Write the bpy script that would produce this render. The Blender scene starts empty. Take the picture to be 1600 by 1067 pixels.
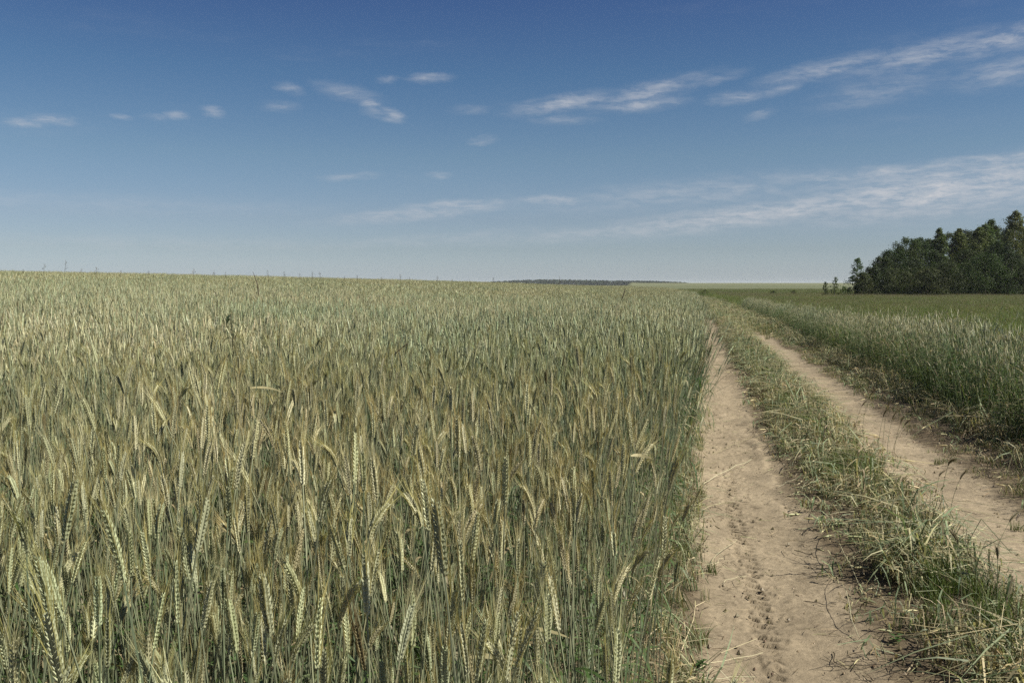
import bpy, math, random
import numpy as np

SEED = 11
rng = np.random.default_rng(SEED)
R = math.radians
scene = bpy.context.scene

# ------------------------------------------------------------------ camera
EYE = 1.70
FPX = 1386.0                       # focal length in pixels of the 1600 px wide photograph
PITCH = math.degrees(math.atan(88.5 / FPX))
cam_data = bpy.data.cameras.new("camera")
cam_data.sensor_width = 36.0
cam_data.lens = 36.0 * FPX / 1600.0
cam_data.clip_start = 0.05
cam_data.clip_end = 20000.0
cam = bpy.data.objects.new("camera", cam_data)
scene.collection.objects.link(cam)
cam.location = (0.0, 0.0, EYE)
cam.rotation_euler = (R(90.0 - PITCH), 0.0, 0.0)
scene.camera = cam


def px_dir(x, y):
    """unit direction in the world of a place in the photograph"""
    cx, cy = (x - 800.0) / FPX, (533.5 - y) / FPX
    p = R(-PITCH)
    v = np.array([cx, math.cos(p) - math.sin(p) * cy, math.sin(p) + math.cos(p) * cy])
    return v / np.linalg.norm(v)


def px_azel(x, y):
    d = px_dir(x, y)
    return math.atan2(d[0], d[1]), math.asin(d[2])


# ------------------------------------------------------------------ sky
SUN_EL, SUN_AZ = 49.0, 111.0        # azimuth clockwise from +Y (the way the camera looks)
world = bpy.data.worlds.new("World")
scene.world = world
world.use_nodes = True
wt = world.node_tree
wt.nodes.clear()
W = wt.nodes.new
L = wt.links.new
w_out = W("ShaderNodeOutputWorld")
w_bg = W("ShaderNodeBackground")
w_bg.inputs["Strength"].default_value = 0.050
sky = W("ShaderNodeTexSky")
sky.sky_type = "NISHITA"
sky.sun_disc = False
sky.sun_elevation = R(SUN_EL)
sky.sun_rotation = R(SUN_AZ)
sky.altitude = 0.0
sky.air_density = 1.0
sky.dust_density = 0.6
sky.ozone_density = 2.2
L(w_bg.outputs[0], w_out.inputs[0])

coord = W("ShaderNodeTexCoord")
sep = W("ShaderNodeSeparateXYZ")
L(coord.outputs["Generated"], sep.inputs[0])


def wmath(op, a, b=None, clamp=False):
    n = W("ShaderNodeMath")
    n.operation = op
    n.use_clamp = clamp
    for i, v in enumerate((a, b)):
        if v is None:
            continue
        if isinstance(v, (int, float)):
            n.inputs[i].default_value = v
        else:
            L(v, n.inputs[i])
    return n.outputs[0]


az = wmath("ARCTAN2", sep.outputs[0], sep.outputs[1])
el = wmath("ARCSINE", sep.outputs[2])
comb = W("ShaderNodeCombineXYZ")
L(az, comb.inputs[0])
L(el, comb.inputs[1])
# ragged cloud edges: shift the direction a little with noise
map1 = W("ShaderNodeMapping")
map1.inputs["Scale"].default_value = (24.0, 62.0, 1.0)
map1.inputs["Rotation"].default_value = (0, 0, R(-6))
L(comb.outputs[0], map1.inputs["Vector"])
nz1 = W("ShaderNodeTexNoise")
nz1.inputs["Scale"].default_value = 1.0
nz1.inputs["Detail"].default_value = 7.0
nz1.inputs["Roughness"].default_value = 0.70
L(map1.outputs[0], nz1.inputs["Vector"])
vsub = W("ShaderNodeVectorMath")
vsub.operation = "SUBTRACT"
L(nz1.outputs["Color"], vsub.inputs[0])
vsub.inputs[1].default_value = (0.5, 0.5, 0.5)
vmul = W("ShaderNodeVectorMath")
vmul.operation = "MULTIPLY"
L(vsub.outputs[0], vmul.inputs[0])
vmul.inputs[1].default_value = (0.030, 0.0105, 0.0)
vadd = W("ShaderNodeVectorMath")
vadd.operation = "ADD"
L(comb.outputs[0], vadd.inputs[0])
L(vmul.outputs[0], vadd.inputs[1])

# (x, y, half length, half thickness, tilt, strength) of the cloud streaks, as seen from the track
CLOUDS = [
    (880, 163, 95, 15, 7, .62), (1010, 146, 120, 17, 12, .50), (995, 164, 80, 11, 3, .60), (1040, 134, 26, 12, 8, .50),
    (1130, 122, 45, 8, 12, .26), (1290, 108, 110, 15, 9, .52), (1450, 85, 140, 21, 9, .50), (1560, 66, 120, 20, 6, .56),
    (1150, 153, 50, 10, 4, .44), (1220, 140, 40, 8, 12, .38), (1380, 140, 110, 22, 8, .30), (1570, 112, 80, 22, 6, .42),
    (1188, 180, 26, 9, 14, .36),
    (1240, 328, 360, 21, 6, .80), (1480, 297, 260, 40, 5, .95), (1380, 270, 190, 11, 2, .60), (1560, 250, 170, 11, 2, .62),
    (1100, 300, 320, 24, 4, .34), (1060, 354, 360, 13, 4, .46),
    (665, 332, 180, 12, 6, .52), (720, 320, 95, 9, 3, .62), (870, 314, 75, 9, -2, .55), (545, 276, 55, 7, 4, .34),
    (36, 192, 32, 8, 2, .50), (82, 187, 38, 9, 0, .50), (190, 184, 17, 5, 0, .40), (242, 183, 22, 5, 0, .40),
    (276, 180, 19, 7, 0, .48), (333, 175, 18, 8, -4, .62), (452, 140, 24, 9, -10, .32), (545, 146, 60, 13, -12, .34),
    (577, 162, 20, 9, -4, .55), (612, 179, 24, 10, -14, .62), (590, 176, 30, 7, -4, .44), (670, 123, 40, 8, 2, .56),
    (606, 125, 20, 7, 4, .36), (753, 220, 26, 7, 6, .44), (684, 274, 22, 6, 2, .34), (440, 168, 34, 9, 4, .26),
    (160, 318, 380, 16, 0, .15), (240, 380, 420, 14, 0, .16), (700, 372, 300, 10, 4, .20), (880, 188, 60, 8, 0, .30),
    (735, 172, 40, 8, 2, .22),
]
acc = None
for (cx, cy, hl, ht, tilt, st) in CLOUDS:
    a0, e0 = px_azel(cx, cy)
    mp = W("ShaderNodeMapping")
    mp.vector_type = "TEXTURE"
    mp.inputs["Location"].default_value = (a0, e0, 0)
    mp.inputs["Rotation"].default_value = (0, 0, R(tilt))
    mp.inputs["Scale"].default_value = (hl / FPX * 1.25, ht / FPX * 1.35, 1.0)
    L(vadd.outputs[0], mp.inputs["Vector"])
    ln = W("ShaderNodeVectorMath")
    ln.operation = "LENGTH"
    L(mp.outputs[0], ln.inputs[0])
    mr = W("ShaderNodeMapRange")
    mr.interpolation_type = "SMOOTHSTEP"
    mr.inputs["From Min"].default_value = 1.0
    mr.inputs["From Max"].default_value = 0.0
    mr.inputs["To Min"].default_value = 0.0
    mr.inputs["To Max"].default_value = st
    L(ln.outputs["Value"], mr.inputs["Value"])
    acc = mr.outputs[0] if acc is None else wmath("MAXIMUM", acc, mr.outputs[0])
# the same thin broken streaks over the rest of the sky (outside the frame too)
map3 = W("ShaderNodeMapping")
map3.inputs["Scale"].default_value = (2.6, 15.0, 1.0)
map3.inputs["Rotation"].default_value = (0, 0, R(-5))
L(vadd.outputs[0], map3.inputs["Vector"])
nz3 = W("ShaderNodeTexNoise")
nz3.inputs["Scale"].default_value = 1.0
nz3.inputs["Detail"].default_value = 6.0
nz3.inputs["Roughness"].default_value = 0.55
L(map3.outputs[0], nz3.inputs["Vector"])
mr3 = W("ShaderNodeMapRange")
mr3.interpolation_type = "SMOOTHSTEP"
mr3.inputs["From Min"].default_value = 0.52
mr3.inputs["From Max"].default_value = 0.85
mr3.inputs["To Max"].default_value = 0.22
L(nz3.outputs["Fac"], mr3.inputs["Value"])
acc = wmath("MAXIMUM", acc, mr3.outputs[0])
# wispy breakup
map2 = W("ShaderNodeMapping")
map2.inputs["Scale"].default_value = (30.0, 135.0, 1.0)
map2.inputs["Rotation"].default_value = (0, 0, R(-10))
L(vadd.outputs[0], map2.inputs["Vector"])
nz2 = W("ShaderNodeTexNoise")
nz2.inputs["Scale"].default_value = 1.0
nz2.inputs["Detail"].default_value = 9.0
nz2.inputs["Roughness"].default_value = 0.68
L(map2.outputs[0], nz2.inputs["Vector"])
mr2 = W("ShaderNodeMapRange")
mr2.inputs["From Min"].default_value = 0.40
mr2.inputs["From Max"].default_value = 0.63
mr2.inputs["To Min"].default_value = 0.22
mr2.inputs["To Max"].default_value = 1.0
L(nz2.outputs["Fac"], mr2.inputs["Value"])
fac = wmath("MULTIPLY", acc, mr2.outputs[0], True)

# clear summer sky: deeper blue overhead, greyer towards the horizon (depends on the height above the horizon only)
elr = wmath("MULTIPLY", el, 1.0 / 0.36, True)
ramp = W("ShaderNodeValToRGB")
ramp.color_ramp.interpolation = "LINEAR"
GRADE = [(0.0, (1.14, 1.33, 1.86)), (0.0094, (1.07, 1.25, 1.72)), (0.039, (.90, 1.0, 1.27)), (0.073, (.88, .93, 1.12)), (0.14, (.80, .91, 1.01)),
         (0.227, (.57, .77, .95)), (0.307, (.46, .61, .89)), (0.36, (.44, .58, .87))]
while len(ramp.color_ramp.elements) < len(GRADE):
    ramp.color_ramp.elements.new(0.5)
for e_, (p_, c_) in zip(ramp.color_ramp.elements, GRADE):
    e_.position = p_ / 0.36
    e_.color = (c_[0] / 2, c_[1] / 2, c_[2] / 2, 1)
L(elr, ramp.inputs["Fac"])
tone = W("ShaderNodeMix")
tone.data_type = "RGBA"
tone.blend_type = "MULTIPLY"
tone.inputs["Factor"].default_value = 1.0
L(sky.outputs[0], tone.inputs["A"])
dbl = W("ShaderNodeVectorMath")
dbl.operation = "SCALE"
dbl.inputs["Scale"].default_value = 2.0 * 0.866
L(ramp.outputs[0], dbl.inputs[0])
L(dbl.outputs[0], tone.inputs["B"])
cmix = W("ShaderNodeMix")
cmix.data_type = "RGBA"
L(fac, cmix.inputs["Factor"])
L(tone.outputs["Result"], cmix.inputs["A"])
cmix.inputs["B"].default_value = (6.9, 7.0, 7.35, 1.0)
L(cmix.outputs["Result"], w_bg.inputs["Color"])

# ------------------------------------------------------------------ sun
sd = bpy.data.lights.new("sun", "SUN")
sd.energy = 5.0
sd.angle = R(0.53)
sd.color = (1.0, 0.95, 0.86)
sun = bpy.data.objects.new("sun", sd)
scene.collection.objects.link(sun)
sun.location = (40, -10, 50)
sun.rotation_euler = (R(90.0 - SUN_EL), 0.0, R(180.0 - SUN_AZ))

scene.view_settings.view_transform = "Standard"
scene.view_settings.look = "None"
scene.view_settings.gamma = 1.0
scene.view_settings.exposure = 0.75
scene.view_settings.use_curve_mapping = False
scene.render.engine = "CYCLES"
cy = scene.cycles
cy.max_bounces = 5
cy.diffuse_bounces = 3
cy.glossy_bounces = 2
cy.transmission_bounces = 3
cy.transparent_max_bounces = 6
cy.volume_bounces = 1
cy.sample_clamp_indirect = 4.0
cy.use_denoising = False
scene.render.film_transparent = False

# ------------------------------------------------------------------ helpers


def vnoise(x, y, seed=0):
    """smooth value noise in 0..1 for arrays"""
    x = np.asarray(x, float)
    y = np.asarray(y, float)
    xi, yi = np.floor(x).astype(np.int64), np.floor(y).astype(np.int64)
    fx, fy = x - xi, y - yi
    fx = fx * fx * (3 - 2 * fx)
    fy = fy * fy * (3 - 2 * fy)

    def h(a, b):
        n = (a * 374761393 + b * 668265263 + seed * 1442695041) & 0xFFFFFFFF
        n = ((n ^ (n >> 13)) * 1274126177) & 0xFFFFFFFF
        n = n ^ (n >> 16)
        return (n & 0xFFFFFF) / float(0xFFFFFF)
    return (h(xi, yi) * (1 - fx) + h(xi + 1, yi) * fx) * (1 - fy) + (h(xi, yi + 1) * (1 - fx) + h(xi + 1, yi + 1) * fx) * fy


def fbm(x, y, seed=0, octv=4, gain=0.5):
    s, a, t = 0.0, 1.0, 0.0
    for i in range(octv):
        s = s + a * vnoise(x * 2 ** i, y * 2 ** i, seed + 17 * i)
        t += a
        a *= gain
    return s / t


def sstep(a, b, x):
    t = np.clip((np.asarray(x, float) - a) / (b - a), 0, 1)
    return t * t * (3 - 2 * t)


def xl(y):
    """x of the middle of the left wheel rut"""
    y = np.asarray(y, float)
    return 0.43 + 0.207 * y - 0.00017 * np.clip(y - 30.0, 0, 206) ** 2 - 0.07 * np.clip(y - 236.0, 0, None)


def terrain(x, y):
    x = np.asarray(x, float)
    y = np.asarray(y, float)
    s = x - xl(y)
    u = np.clip(-s - 0.5, 0, None)
    r = np.hypot(x, y)
    z = 0.033 * 60.0 * np.tanh(u / 60.0) * sstep(0, 12, u)
    z = z - 0.00022 * np.clip(r - 75.0, 0, 400) ** 2 * sstep(10, 45, u)
    z = z - 0.30 * sstep(20, 130, y) * sstep(-30, 0, s)
    z = z + 3.9 * sstep(330, 950, y)
    return z


def rut_profile(s, y):
    z = -0.050 * np.exp(-(np.abs(s) / 0.40) ** 4) - 0.045 * np.exp(-(np.abs(s - 1.72) / 0.38) ** 4)
    z = z + 0.035 * np.exp(-((s - 0.9) / 0.33) ** 2) + 0.03 * sstep(2.1, 2.7, s)
    return z


def gz(x, y):
    """height of the ground the plants stand on"""
    s = x - xl(y)
    inside = (s > -1.1) & (s < 3.3)
    return terrain(x, y) + np.where(inside, rut_profile(s, y), 0.0)


class Mesh:
    """collects vertices, faces and one colour for each vertex (alpha = how much light goes through)"""

    def __init__(self):
        self.v, self.f, self.c, self.n = [], [], [], 0

    def add(self, v, f, col):
        v = np.asarray(v, float).reshape(-1, 3)
        col = np.asarray(col, float)
        if col.ndim == 1:
            col = np.tile(col, (len(v), 1))
        self.v.append(v)
        self.c.append(col)
        self.f.extend([tuple(int(i) + self.n for i in q) for q in f])
        self.n += len(v)
        return self

    def merge(self, o):
        for v, c in zip(o.v, o.c):
            self.v.append(v)
            self.c.append(c)
        self.f.extend([tuple(i + self.n for i in q) for q in o.f])
        self.n += o.n
        return self

    def moved(self, loc, rz=0.0, sc=1.0):
        m = Mesh()
        ca, sa = math.cos(rz) * sc, math.sin(rz) * sc
        M = np.array([[ca, sa, 0], [-sa, ca, 0], [0, 0, sc]])
        m.v = [v @ M + np.asarray(loc) for v in self.v]
        m.c = list(self.c)
        m.f = list(self.f)
        m.n = self.n
        return m

    def data(self, name, mat, smooth=False):
        me = bpy.data.meshes.new(name)
        v = np.concatenate(self.v)
        me.from_pydata(v.tolist(), [], self.f)
        ca = me.color_attributes.new("Col", "FLOAT_COLOR", "POINT")
        ca.data.foreach_set("color", np.concatenate(self.c).astype(np.float32).ravel())
        me.materials.append(mat)
        if smooth:
            me.polygons.foreach_set("use_smooth", np.ones(len(me.polygons), bool))
        me.update()
        return me


def grid_mesh(name, X, Y, Z, mat, attrs=None, smooth=True):
    """regular sheet from 2-d arrays"""
    nr, nc = X.shape
    me = bpy.data.meshes.new(name)
    v = np.stack([X, Y, Z], -1).reshape(-1, 3).astype(np.float32)
    i = np.arange(nr * nc).reshape(nr, nc)
    q = np.stack([i[:-1, :-1], i[:-1, 1:], i[1:, 1:], i[1:, :-1]], -1).reshape(-1, 4)
    me.vertices.add(len(v))
    me.vertices.foreach_set("co", v.ravel())
    me.loops.add(q.size)
    me.loops.foreach_set("vertex_index", q.ravel().astype(np.int32))
    me.polygons.add(len(q))
    me.polygons.foreach_set("loop_start", (np.arange(len(q)) * 4).astype(np.int32))
    me.polygons.foreach_set("use_smooth", np.full(len(q), smooth))
    for k, a in (attrs or {}).items():
        if a.ndim == 3:
            at = me.attributes.new(k, "FLOAT_COLOR", "POINT")
            at.data.foreach_set("color", a.reshape(-1, 4).astype(np.float32).ravel())
        else:
            at = me.attributes.new(k, "FLOAT", "POINT")
            at.data.foreach_set("value", a.astype(np.float32).ravel())
    me.materials.append(mat)
    me.update(calc_edges=True)
    me.validate()
    return me


def link(name, data, parent=None, loc=None, rot=None, scl=None, **props):
    o = bpy.data.objects.new(name, data)
    scene.collection.objects.link(o)
    if parent is not None:
        o.parent = parent
    if loc is not None:
        o.location = loc
    if rot is not None:
        o.rotation_euler = rot
    if scl is not None:
        o.scale = scl if hasattr(scl, "__len__") else (scl,) * 3
    for k, v in props.items():
        o[k] = v
    return o


def unit(v):
    v = np.asarray(v, float)
    return v / (np.linalg.norm(v) + 1e-12)


def frame(t):
    t = unit(t)
    a = np.array([0.0, 0.0, 1.0]) if abs(t[2]) < 0.92 else np.array([1.0, 0.0, 0.0])
    b = unit(np.cross(t, a))
    return t, b, np.cross(t, b)


def tube(m, pts, rad, sides, col, cap=False, spin=0.0):
    pts = np.asarray(pts, float)
    k = len(pts)
    V = []
    for i in range(k):
        t = pts[min(i + 1, k - 1)] - pts[max(i - 1, 0)]
        _, b, n = frame(t)
        for j in range(sides):
            a = spin + 2 * math.pi * j / sides
            V.append(pts[i] + rad[i] * (math.cos(a) * b + math.sin(a) * n))
    F = []
    for i in range(k - 1):
        for j in range(sides):
            j2 = (j + 1) % sides
            F.append((i * sides + j, i * sides + j2, (i + 1) * sides + j2, (i + 1) * sides + j))
    if cap:
        F.append(tuple(range((k - 1) * sides, k * sides)))
    m.add(V, F, col)


def ribbon(m, pts, wid, side, col, fold=0.0):
    """flat leaf along pts; side is the sideways direction; the last point is the tip"""
    pts = np.asarray(pts, float)
    k = len(pts)
    side = unit(side)
    V, F = [], []
    for i in range(k - 1):
        V += [pts[i] - side * wid[i] * .5, pts[i] + side * wid[i] * .5]
    V.append(pts[-1])
    for i in range(k - 2):
        F.append((2 * i, 2 * i + 1, 2 * i + 3, 2 * i + 2))
    F.append((2 * (k - 2), 2 * (k - 2) + 1, 2 * (k - 1)))
    m.add(V, F, col)


def jit(c, a=0.12, al=None):
    k = 1 + rng.normal(0, a)
    c = np.clip(np.asarray(c[:3]) * k * (1 + rng.normal(0, a * .25, 3)), 0.004, 0.85)
    return np.array([c[0], c[1], c[2], c_alpha if al is None else al])


c_alpha = 0.2

# ------------------------------------------------------------------ materials


def new_mat(name):
    m = bpy.data.materials.new(name)
    m.use_nodes = True
    m.node_tree.nodes.clear()
    return m


def plant_material(name, rough=0.55, spec=0.25, vary=0.18, k=0.72):
    m = new_mat(name)
    nt = m.node_tree
    N, K = nt.nodes.new, nt.links.new
    out = N("ShaderNodeOutputMaterial")
    at = N("ShaderNodeAttribute")
    at.attribute_name = "Col"
    oi = N("ShaderNodeObjectInfo")
    mr = N("ShaderNodeMapRange")
    mr.inputs["To Min"].default_value = (1 - vary) * k
    mr.inputs["To Max"].default_value = (1 + vary) * k
    K(oi.outputs["Random"], mr.inputs["Value"])
    # riper and greener patches, metres across
    geo = N("ShaderNodeNewGeometry")
    nz = N("ShaderNodeTexNoise")
    nz.inputs["Scale"].default_value = 0.33
    nz.inputs["Detail"].default_value = 2.0
    K(geo.outputs["Position"], nz.inputs["Vector"])
    ripe = N("ShaderNodeMix")
    ripe.data_type = "RGBA"
    ripe.inputs["A"].default_value = (0.84, 0.92, 0.86, 1)
    ripe.inputs["B"].default_value = (1.14, 1.07, 1.02, 1)
    nr = N("ShaderNodeMapRange")
    nr.inputs["From Min"].default_value = 0.35
    nr.inputs["From Max"].default_value = 0.65
    K(nz.outputs["Fac"], nr.inputs["Value"])
    K(nr.outputs[0], ripe.inputs["Factor"])
    rc = N("ShaderNodeVectorMath")
    rc.operation = "MULTIPLY"
    K(at.outputs["Color"], rc.inputs[0])
    K(ripe.outputs["Result"], rc.inputs[1])
    mul = N("ShaderNodeVectorMath")
    mul.operation = "SCALE"
    K(rc.outputs[0], mul.inputs[0])
    K(mr.outputs[0], mul.inputs["Scale"])
    p = N("ShaderNodeBsdfPrincipled")
    p.inputs["Roughness"].default_value = rough
    p.inputs["Specular IOR Level"].default_value = spec
    K(mul.outputs[0], p.inputs["Base Color"])
    tr = N("ShaderNodeBsdfTranslucent")
    warm = N("ShaderNodeVectorMath")
    warm.operation = "MULTIPLY"
    K(mul.outputs[0], warm.inputs[0])
    warm.inputs[1].default_value = (1.15, 1.2, 0.75)
    K(warm.outputs[0], tr.inputs["Color"])
    mx = N("ShaderNodeMixShader")
    K(at.outputs["Alpha"], mx.inputs[0])
    K(p.outputs[0], mx.inputs[1])
    K(tr.outputs[0], mx.inputs[2])
    K(mx.outputs[0], out.inputs[0])
    return m


M_RYE = plant_material("rye", 0.5, 0.3, 0.16)
M_GRASS = plant_material("grass", 0.5, 0.25, 0.2)
M_STRAW = plant_material("straw", 0.6, 0.25, 0.2, 0.92)
M_TREE = plant_material("leaves", 0.6, 0.15, 0.06)
M_BARK = plant_material("bark", 0.85, 0.1, 0.0)


def soil_material(name):
    m = new_mat(name)
    nt = m.node_tree
    N, K = nt.nodes.new, nt.links.new
    out = N("ShaderNodeOutputMaterial")
    p = N("ShaderNodeBsdfPrincipled")
    p.inputs["Roughness"].default_value = 0.95
    p.inputs["Specular IOR Level"].default_value = 0.08
    K(p.outputs[0], out.inputs[0])
    geo = N("ShaderNodeNewGeometry")
    at = N("ShaderNodeAttribute")
    at.attribute_name = "Col"

    def noise(scale, detail, rough=0.6, dist=0.0):
        n = N("ShaderNodeTexNoise")
        n.inputs["Scale"].default_value = scale
        n.inputs["Detail"].default_value = detail
        n.inputs["Roughness"].default_value = rough
        n.inputs["Distortion"].default_value = dist
        K(geo.outputs["Position"], n.inputs["Vector"])
        return n

    def mult(col, fac, lo, hi, f0, f1):
        r = N("ShaderNodeMapRange")
        r.inputs["From Min"].default_value = f0
        r.inputs["From Max"].default_value = f1
        r.inputs["To Min"].default_value = lo
        r.inputs["To Max"].default_value = hi
        K(fac, r.inputs["Value"])
        v = N("ShaderNodeVectorMath")
        v.operation = "SCALE"
        K(col, v.inputs[0])
        K(r.outputs[0], v.inputs["Scale"])
        return v.outputs[0]
    n1 = noise(2.2, 5)
    n2 = noise(28, 6, 0.7)
    n3 = noise(170, 3, 0.7)
    c = mult(at.outputs["Color"], n1.outputs["Fac"], 0.58, 0.85, .3, .7)
    c = mult(c, n2.outputs["Fac"], 0.74, 1.22, .3, .7)
    c = mult(c, n3.outputs["Fac"], 0.78, 1.18, .3, .7)
    # small dark crumbs and bits of old straw trodden into the sand
    vo = N("ShaderNodeTexVoronoi")
    vo.inputs["Scale"].default_value = 46.0
    vo.inputs["Randomness"].default_value = 1.0
    K(geo.outputs["Position"], vo.inputs["Vector"])
    c = mult(c, vo.outputs["Distance"], 0.45, 1.0, 0.05, 0.17)
    K(c, p.inputs["Base Color"])
    b1 = N("ShaderNodeBump")
    b1.inputs["Strength"].default_value = 0.7
    b1.inputs["Distance"].default_value = 0.012
    K(n2.outputs["Fac"], b1.inputs["Height"])
    b2 = N("ShaderNodeBump")
    b2.inputs["Strength"].default_value = 0.6
    b2.inputs["Distance"].default_value = 0.003
    K(n3.outputs["Fac"], b2.inputs["Height"])
    K(b1.outputs[0], b2.inputs["Normal"])
    K(b2.outputs[0], p.inputs["Normal"])
    return m


M_SAND = soil_material("track_sand")
M_GROUND = soil_material("field_soil")

# ------------------------------------------------------------------ ground sheet
ys = np.concatenate([np.arange(-60, 100, 1.0), np.geomspace(100, 330, 60)[:], np.geomspace(335, 6000, 120)])
sr = np.concatenate([np.arange(3.30, 12, 0.6), np.geomspace(12, 4000, 70)])
sl = np.concatenate([np.arange(1.10, 12, 0.6), np.geomspace(12, 4000, 70)])
ss = np.concatenate([-sl[::-1], np.arange(-1.06, 3.27, 0.36), [3.26], sr])
S, Y = np.meshgrid(ss, ys)
X = S + xl(Y)
Z = terrain(X, Y) + 0.02 * (fbm(X * .8, Y * .8, 3) - .5)
Z = np.where((S > -1.08) & (S < 3.28) & (Y < 258), Z - 0.30, Z)
col = np.zeros(X.shape + (4,))
soil = np.array([0.115, 0.090, 0.058, 1.0])
turf = np.array([0.060, 0.078, 0.030, 1.0])
crop = np.array([0.185, 0.195, 0.105, 1.0])
crop2 = np.array([0.150, 0.165, 0.085, 1.0])
wr = sstep(3.0, 6.0, S)[..., None]
col[:] = soil * (1 - wr) + turf * wr
wf = sstep(240, 330, Y)[..., None]
band = sstep(.35, .65, fbm(X / 160.0, Y / 260.0, 9))[..., None]
col = col * (1 - wf) + (crop * band + crop2 * (1 - band)) * wf
link("ground", grid_mesh("ground", X, Y, Z, M_GROUND, {"Col": col}), kind="structure")

# ------------------------------------------------------------------ dirt track with its two wheel ruts
rows = [-12.0]
while rows[-1] < 260:
    yv = rows[-1]
    rows.append(yv + (0.25 if yv < 2.0 else (0.0105 if yv < 8 else max(0.02, 0.0046 * yv))))
ys = np.array(rows)
ss = np.concatenate([np.linspace(-1.15, -.26, 44, endpoint=False), np.linspace(-.26, .06, 38, endpoint=False), np.linspace(.06, 3.35, 164)])
S, Y = np.meshgrid(ss, ys)
X = S + xl(Y)
Z = terrain(X, Y) + rut_profile(S, Y)
near = sstep(60, 25, Y)
Z = Z + 0.035 * (fbm(X * 1.7, Y * 1.1, 21, 3) - .5) + near * 0.023 * (fbm(X * 7, Y * 6, 5, 4, .6) - .5)
Z = Z + near * 0.012 * np.clip(fbm(X * 22, Y * 22, 8, 3) - .62, 0, 1) * 4
# tyre tread pressed into the left rut
tr_on = sstep(2.6, 3.2, Y) * sstep(9.5, 6.5, Y) * (0.65 + 0.35 * sstep(.35, .6, vnoise(X * 2, Y * 1.3, 77)))
tread = np.exp(-((S + 0.10 + 0.03 * np.sin(Y * 1.1)) / 0.065) ** 4)
tooth = sstep(.35, .65, 0.5 + 0.5 * np.sin(2 * math.pi * (Y + 0.55 * S) / 0.085))
Z = Z - tr_on * tread * (0.004 + 0.034 * tooth * sstep(.2, .6, vnoise(X * 26, Y * 12, 4)))
# a ridge of pushed-up sand in the middle of the left rut further on
stepn = S - 0.25 - .05 * (fbm(X * 3, Y * 2.5, 35, 3) - .5) * 2
ridge_on = sstep(5.8, 7.2, Y) * sstep(15, 11, Y)
Z = Z + 0.022 * sstep(.42, .6, fbm(X * 4, Y * 2.2, 36, 3)) * np.exp(-(np.clip(-stepn, 0, 9) / 0.14) ** 2) * np.where(stepn > 0, np.exp(-(stepn / .04) ** 2), 1) * ridge_on
Z = Z + 0.020 * np.clip(fbm(X * 5.0, Y * 3.5, 32, 4, .6) - .5, 0, 1) * near
edge_n = 0.16 * (fbm(X * 1.6, Y * 1.0, 12, 4) - .5) * 2
sandl = sstep(0.50, 0.34, np.abs(S + edge_n * .8))
sandr = sstep(0.46, 0.30, np.abs(S - 1.72 + edge_n))
sand = np.maximum(sandl, sandr)
sand = sand * (0.72 + 0.28 * sstep(.3, .6, fbm(X * .9, Y * .5, 40, 3)))
c_sand = np.array([0.350, 0.285, 0.190, 1.0])
c_dark = np.array([0.15, 0.117, 0.073, 1.0])
c_mid = np.array([0.225, 0.18, 0.118, 1.0])
w2 = sstep(.25, .75, fbm(X * 2.5, Y * 1.6, 51, 4))[..., None]
base = c_dark * (1 - w2 * .55) + c_mid * (w2 * .55)
tuft = sstep(.45, .75, fbm(X * 3.2, Y * 2.2, 61, 4))[..., None]
sandc = c_sand * (1 - .22 * tuft) + c_mid * (.22 * tuft)
damp = (sstep(.02, .10, stepn) * sstep(.34, .2, stepn) * ridge_on * sstep(.3, .6, fbm(X * 6, Y * 5, 99, 3)))[..., None]
sandc = sandc * (1 - .6 * damp) + c_dark * (.6 * damp)
col = base * (1 - sand[..., None]) + sandc * sand[..., None]
link("dirt_track", grid_mesh("dirt_track", X, Y, Z, M_SAND, {"Col": col}), kind="structure")

# ------------------------------------------------------------------ rye: the plants
EAR = [(0.54, 0.555, 0.35), (0.50, 0.525, 0.335), (0.57, 0.57, 0.355), (0.42, 0.465, 0.29), (0.52, 0.52, 0.315)]
STEM = [(0.225, 0.265, 0.165), (0.20, 0.24, 0.14), (0.25, 0.275, 0.17), (0.28, 0.28, 0.165)]
LEAF = [(0.055, 0.100, 0.027), (0.080, 0.130, 0.042), (0.125, 0.17, 0.078)]
DRY = [(0.39, 0.345, 0.205), (0.32, 0.265, 0.15), (0.42, 0.38, 0.24)]
AWN = [(0.48, 0.435, 0.205), (0.43, 0.37, 0.16), (0.50, 0.47, 0.27)]


def pick(a):
    return a[int(rng.integers(len(a)))]


def stalk_path(h, lean, phi, n):
    t = np.linspace(0, 1, n)
    o = lean * t ** 2.2
    return np.stack([np.cos(phi) * o, np.sin(phi) * o, h * t], 1)


def ear_path(p0, t0, phi, length, nod, n):
    pts = [np.asarray(p0)]
    t0 = unit(t0)
    hz = np.array([math.cos(phi), math.sin(phi), 0.0])
    for i in range(n - 1):
        k = (i + 1) / (n - 1)
        d = unit(t0 + (hz * 1.0 - np.array([0, 0, .55])) * nod * k)
        pts.append(pts[-1] + d * length / (n - 1))
    return np.array(pts)


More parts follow.
